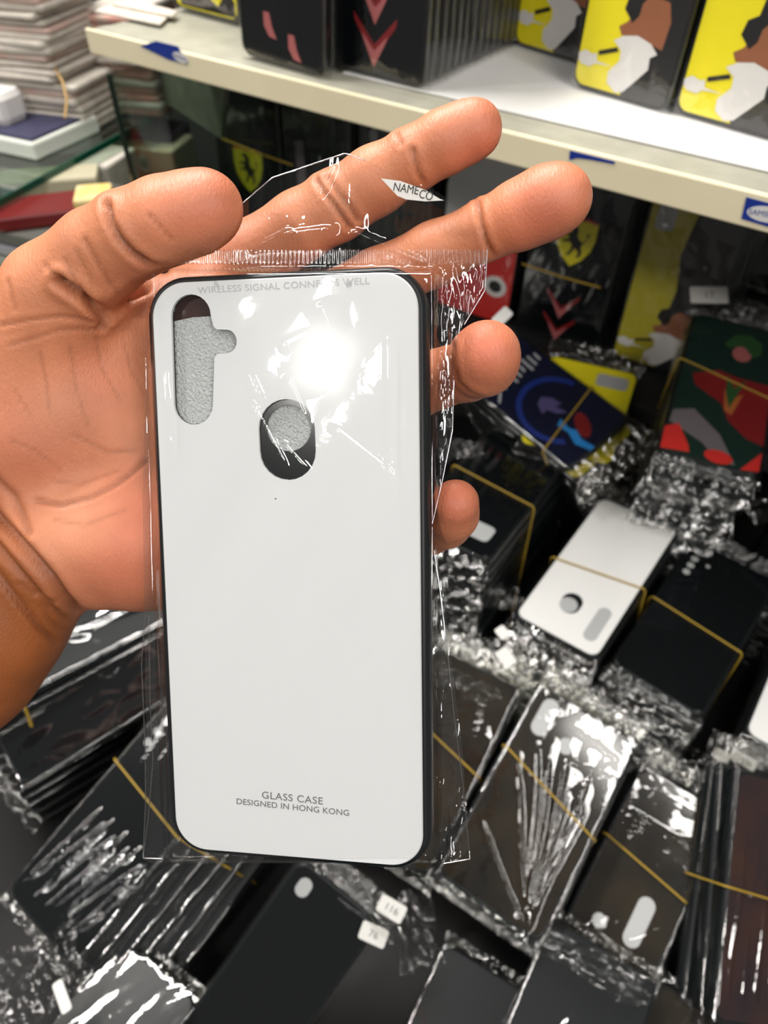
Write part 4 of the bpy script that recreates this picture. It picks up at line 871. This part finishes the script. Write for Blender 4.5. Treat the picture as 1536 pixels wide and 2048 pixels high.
# pigment: pink pads, paler palm, browner wrist and back of the hand
def blob(px, py, r): return np.exp(-(((PXH - np.array([px, py])) ** 2).sum(1)) / (r * r))
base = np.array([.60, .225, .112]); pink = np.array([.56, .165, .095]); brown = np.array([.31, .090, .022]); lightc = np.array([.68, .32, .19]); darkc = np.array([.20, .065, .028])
c_ = np.tile(base, (len(HV), 1))
def mixc(c, t, w_): w_ = np.clip(w_, 0, 1)[:, None]; return c * (1 - w_) + t * w_
for (a, b, r, k_) in [(400, 400, 95, .9), (950, 260, 80, .9), (1110, 390, 85, .9), (1060, 450, 60, .6), (975, 700, 75, 1), (910, 1000, 60, 1), (240, 1120, 110, .8), (290, 1020, 90, .7), (60, 880, 120, .5), (200, 760, 70, .4), (270, 560, 50, .4)]: c_ = mixc(c_, pink, blob(a, b, r) * k_)
for (a, b, r, k_) in [(380, 370, 50, .35), (930, 240, 50, .3), (1120, 360, 45, .3), (150, 1040, 80, .5), (110, 820, 60, .4), (660, 430, 80, .3)]: c_ = mixc(c_, lightc, blob(a, b, r) * k_)
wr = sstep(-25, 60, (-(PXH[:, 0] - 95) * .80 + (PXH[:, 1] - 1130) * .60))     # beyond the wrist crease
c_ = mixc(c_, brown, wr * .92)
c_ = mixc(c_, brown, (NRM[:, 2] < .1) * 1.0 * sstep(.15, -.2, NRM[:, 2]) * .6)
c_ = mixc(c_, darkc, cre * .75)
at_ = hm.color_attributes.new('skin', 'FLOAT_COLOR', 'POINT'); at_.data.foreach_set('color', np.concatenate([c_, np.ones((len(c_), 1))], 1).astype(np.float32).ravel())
sk = bpy.data.materials.new('skin'); sk.use_nodes = True; nt = sk.node_tree; b = nt.nodes['Principled BSDF']
vc = nt.nodes.new('ShaderNodeVertexColor'); vc.layer_name = 'skin'; tc = nt.nodes.new('ShaderNodeTexCoord')
n1 = nt.nodes.new('ShaderNodeTexNoise'); n1.inputs['Scale'].default_value = 55; n1.inputs['Detail'].default_value = 5; nt.links.new(tc.outputs['Object'], n1.inputs['Vector'])
mr = nt.nodes.new('ShaderNodeMapRange'); mr.inputs['From Min'].default_value = .3; mr.inputs['From Max'].default_value = .7; mr.inputs['To Min'].default_value = .86; mr.inputs['To Max'].default_value = 1.12; nt.links.new(n1.outputs['Fac'], mr.inputs['Value'])
mu = nt.nodes.new('ShaderNodeMix'); mu.data_type = 'RGBA'; mu.blend_type = 'MULTIPLY'; mu.inputs['Factor'].default_value = 1
nt.links.new(vc.outputs['Color'], mu.inputs['A']); nt.links.new(mr.outputs['Result'], mu.inputs['B']); nt.links.new(mu.outputs['Result'], b.inputs['Base Color'])
n2 = nt.nodes.new('ShaderNodeTexNoise'); n2.inputs['Scale'].default_value = 1; n2.inputs['Detail'].default_value = 3; n2.inputs['Distortion'].default_value = .6
mp = nt.nodes.new('ShaderNodeMapping'); mp.inputs['Rotation'].default_value = (0, 0, .6); mp.inputs['Scale'].default_value = (1500, 320, 800)
nt.links.new(tc.outputs['Object'], mp.inputs['Vector']); nt.links.new(mp.outputs['Vector'], n2.inputs['Vector'])
bp = nt.nodes.new('ShaderNodeBump'); bp.inputs['Strength'].default_value = .55; bp.inputs['Distance'].default_value = .0004; nt.links.new(n2.outputs['Fac'], bp.inputs['Height'])
nt.links.new(bp.outputs['Normal'], b.inputs['Normal'])
b.inputs['Roughness'].default_value = .48; b.inputs['Specular IOR Level'].default_value = .4
b.inputs['Subsurface Weight'].default_value = .12; b.inputs['Subsurface Radius'].default_value = (1, .35, .2); b.inputs['Subsurface Scale'].default_value = .003
person = root('person', 'open left hand and forearm of a person holding the white phone case on the palm', 'person', Matrix.Translation(hc))
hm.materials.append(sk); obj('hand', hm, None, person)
# fingernails on the far side, the little finger's shows at its edge
def nail(C, y_, n_, w_, l_, lab):
    r = []
    V = []; m1, m2 = 9, 9
    for i in range(m1):
        for j in range(m2):
            u = (i / (m1 - 1) - .5) * 2; v = (j / (m2 - 1) - .5) * 2
            V.append((u * w_ / 2 * math.sqrt(1 - .35 * max(0, v) ** 2), v * l_ / 2, -.30 * w_ * u * u - .0006 * v * v))
    Fs = [(i * m2 + j, (i + 1) * m2 + j, (i + 1) * m2 + j + 1, i * m2 + j + 1) for i in range(m1 - 1) for j in range(m2 - 1)]
    M = Matrix.Translation(-hc) @ frame(C, y_, n_)
    obj('fingernail', mesh('nail', V, Fs, True), NAIL, person, M)
nail(pt(938, 1038, .2155), to_w(Vector((.3, .8, .55))), to_w(Vector((.80, -.50, -.30))), .008, .009, '')

nail(pt(945, 258, .2285), to_w(Vector((.85, .45, -.1))), to_w(Vector((.05, -.1, -1))), .010, .011, '')
nail(pt(1110, 398, .2205), to_w(Vector((.9, .4, .1))), to_w(Vector((.1, -.1, -1))), .011, .012, '')
nail(pt(400, 420, .2148), to_w(Vector((.9, .35, .1))), to_w(Vector((0, .1, -1))), .013, .013, '')
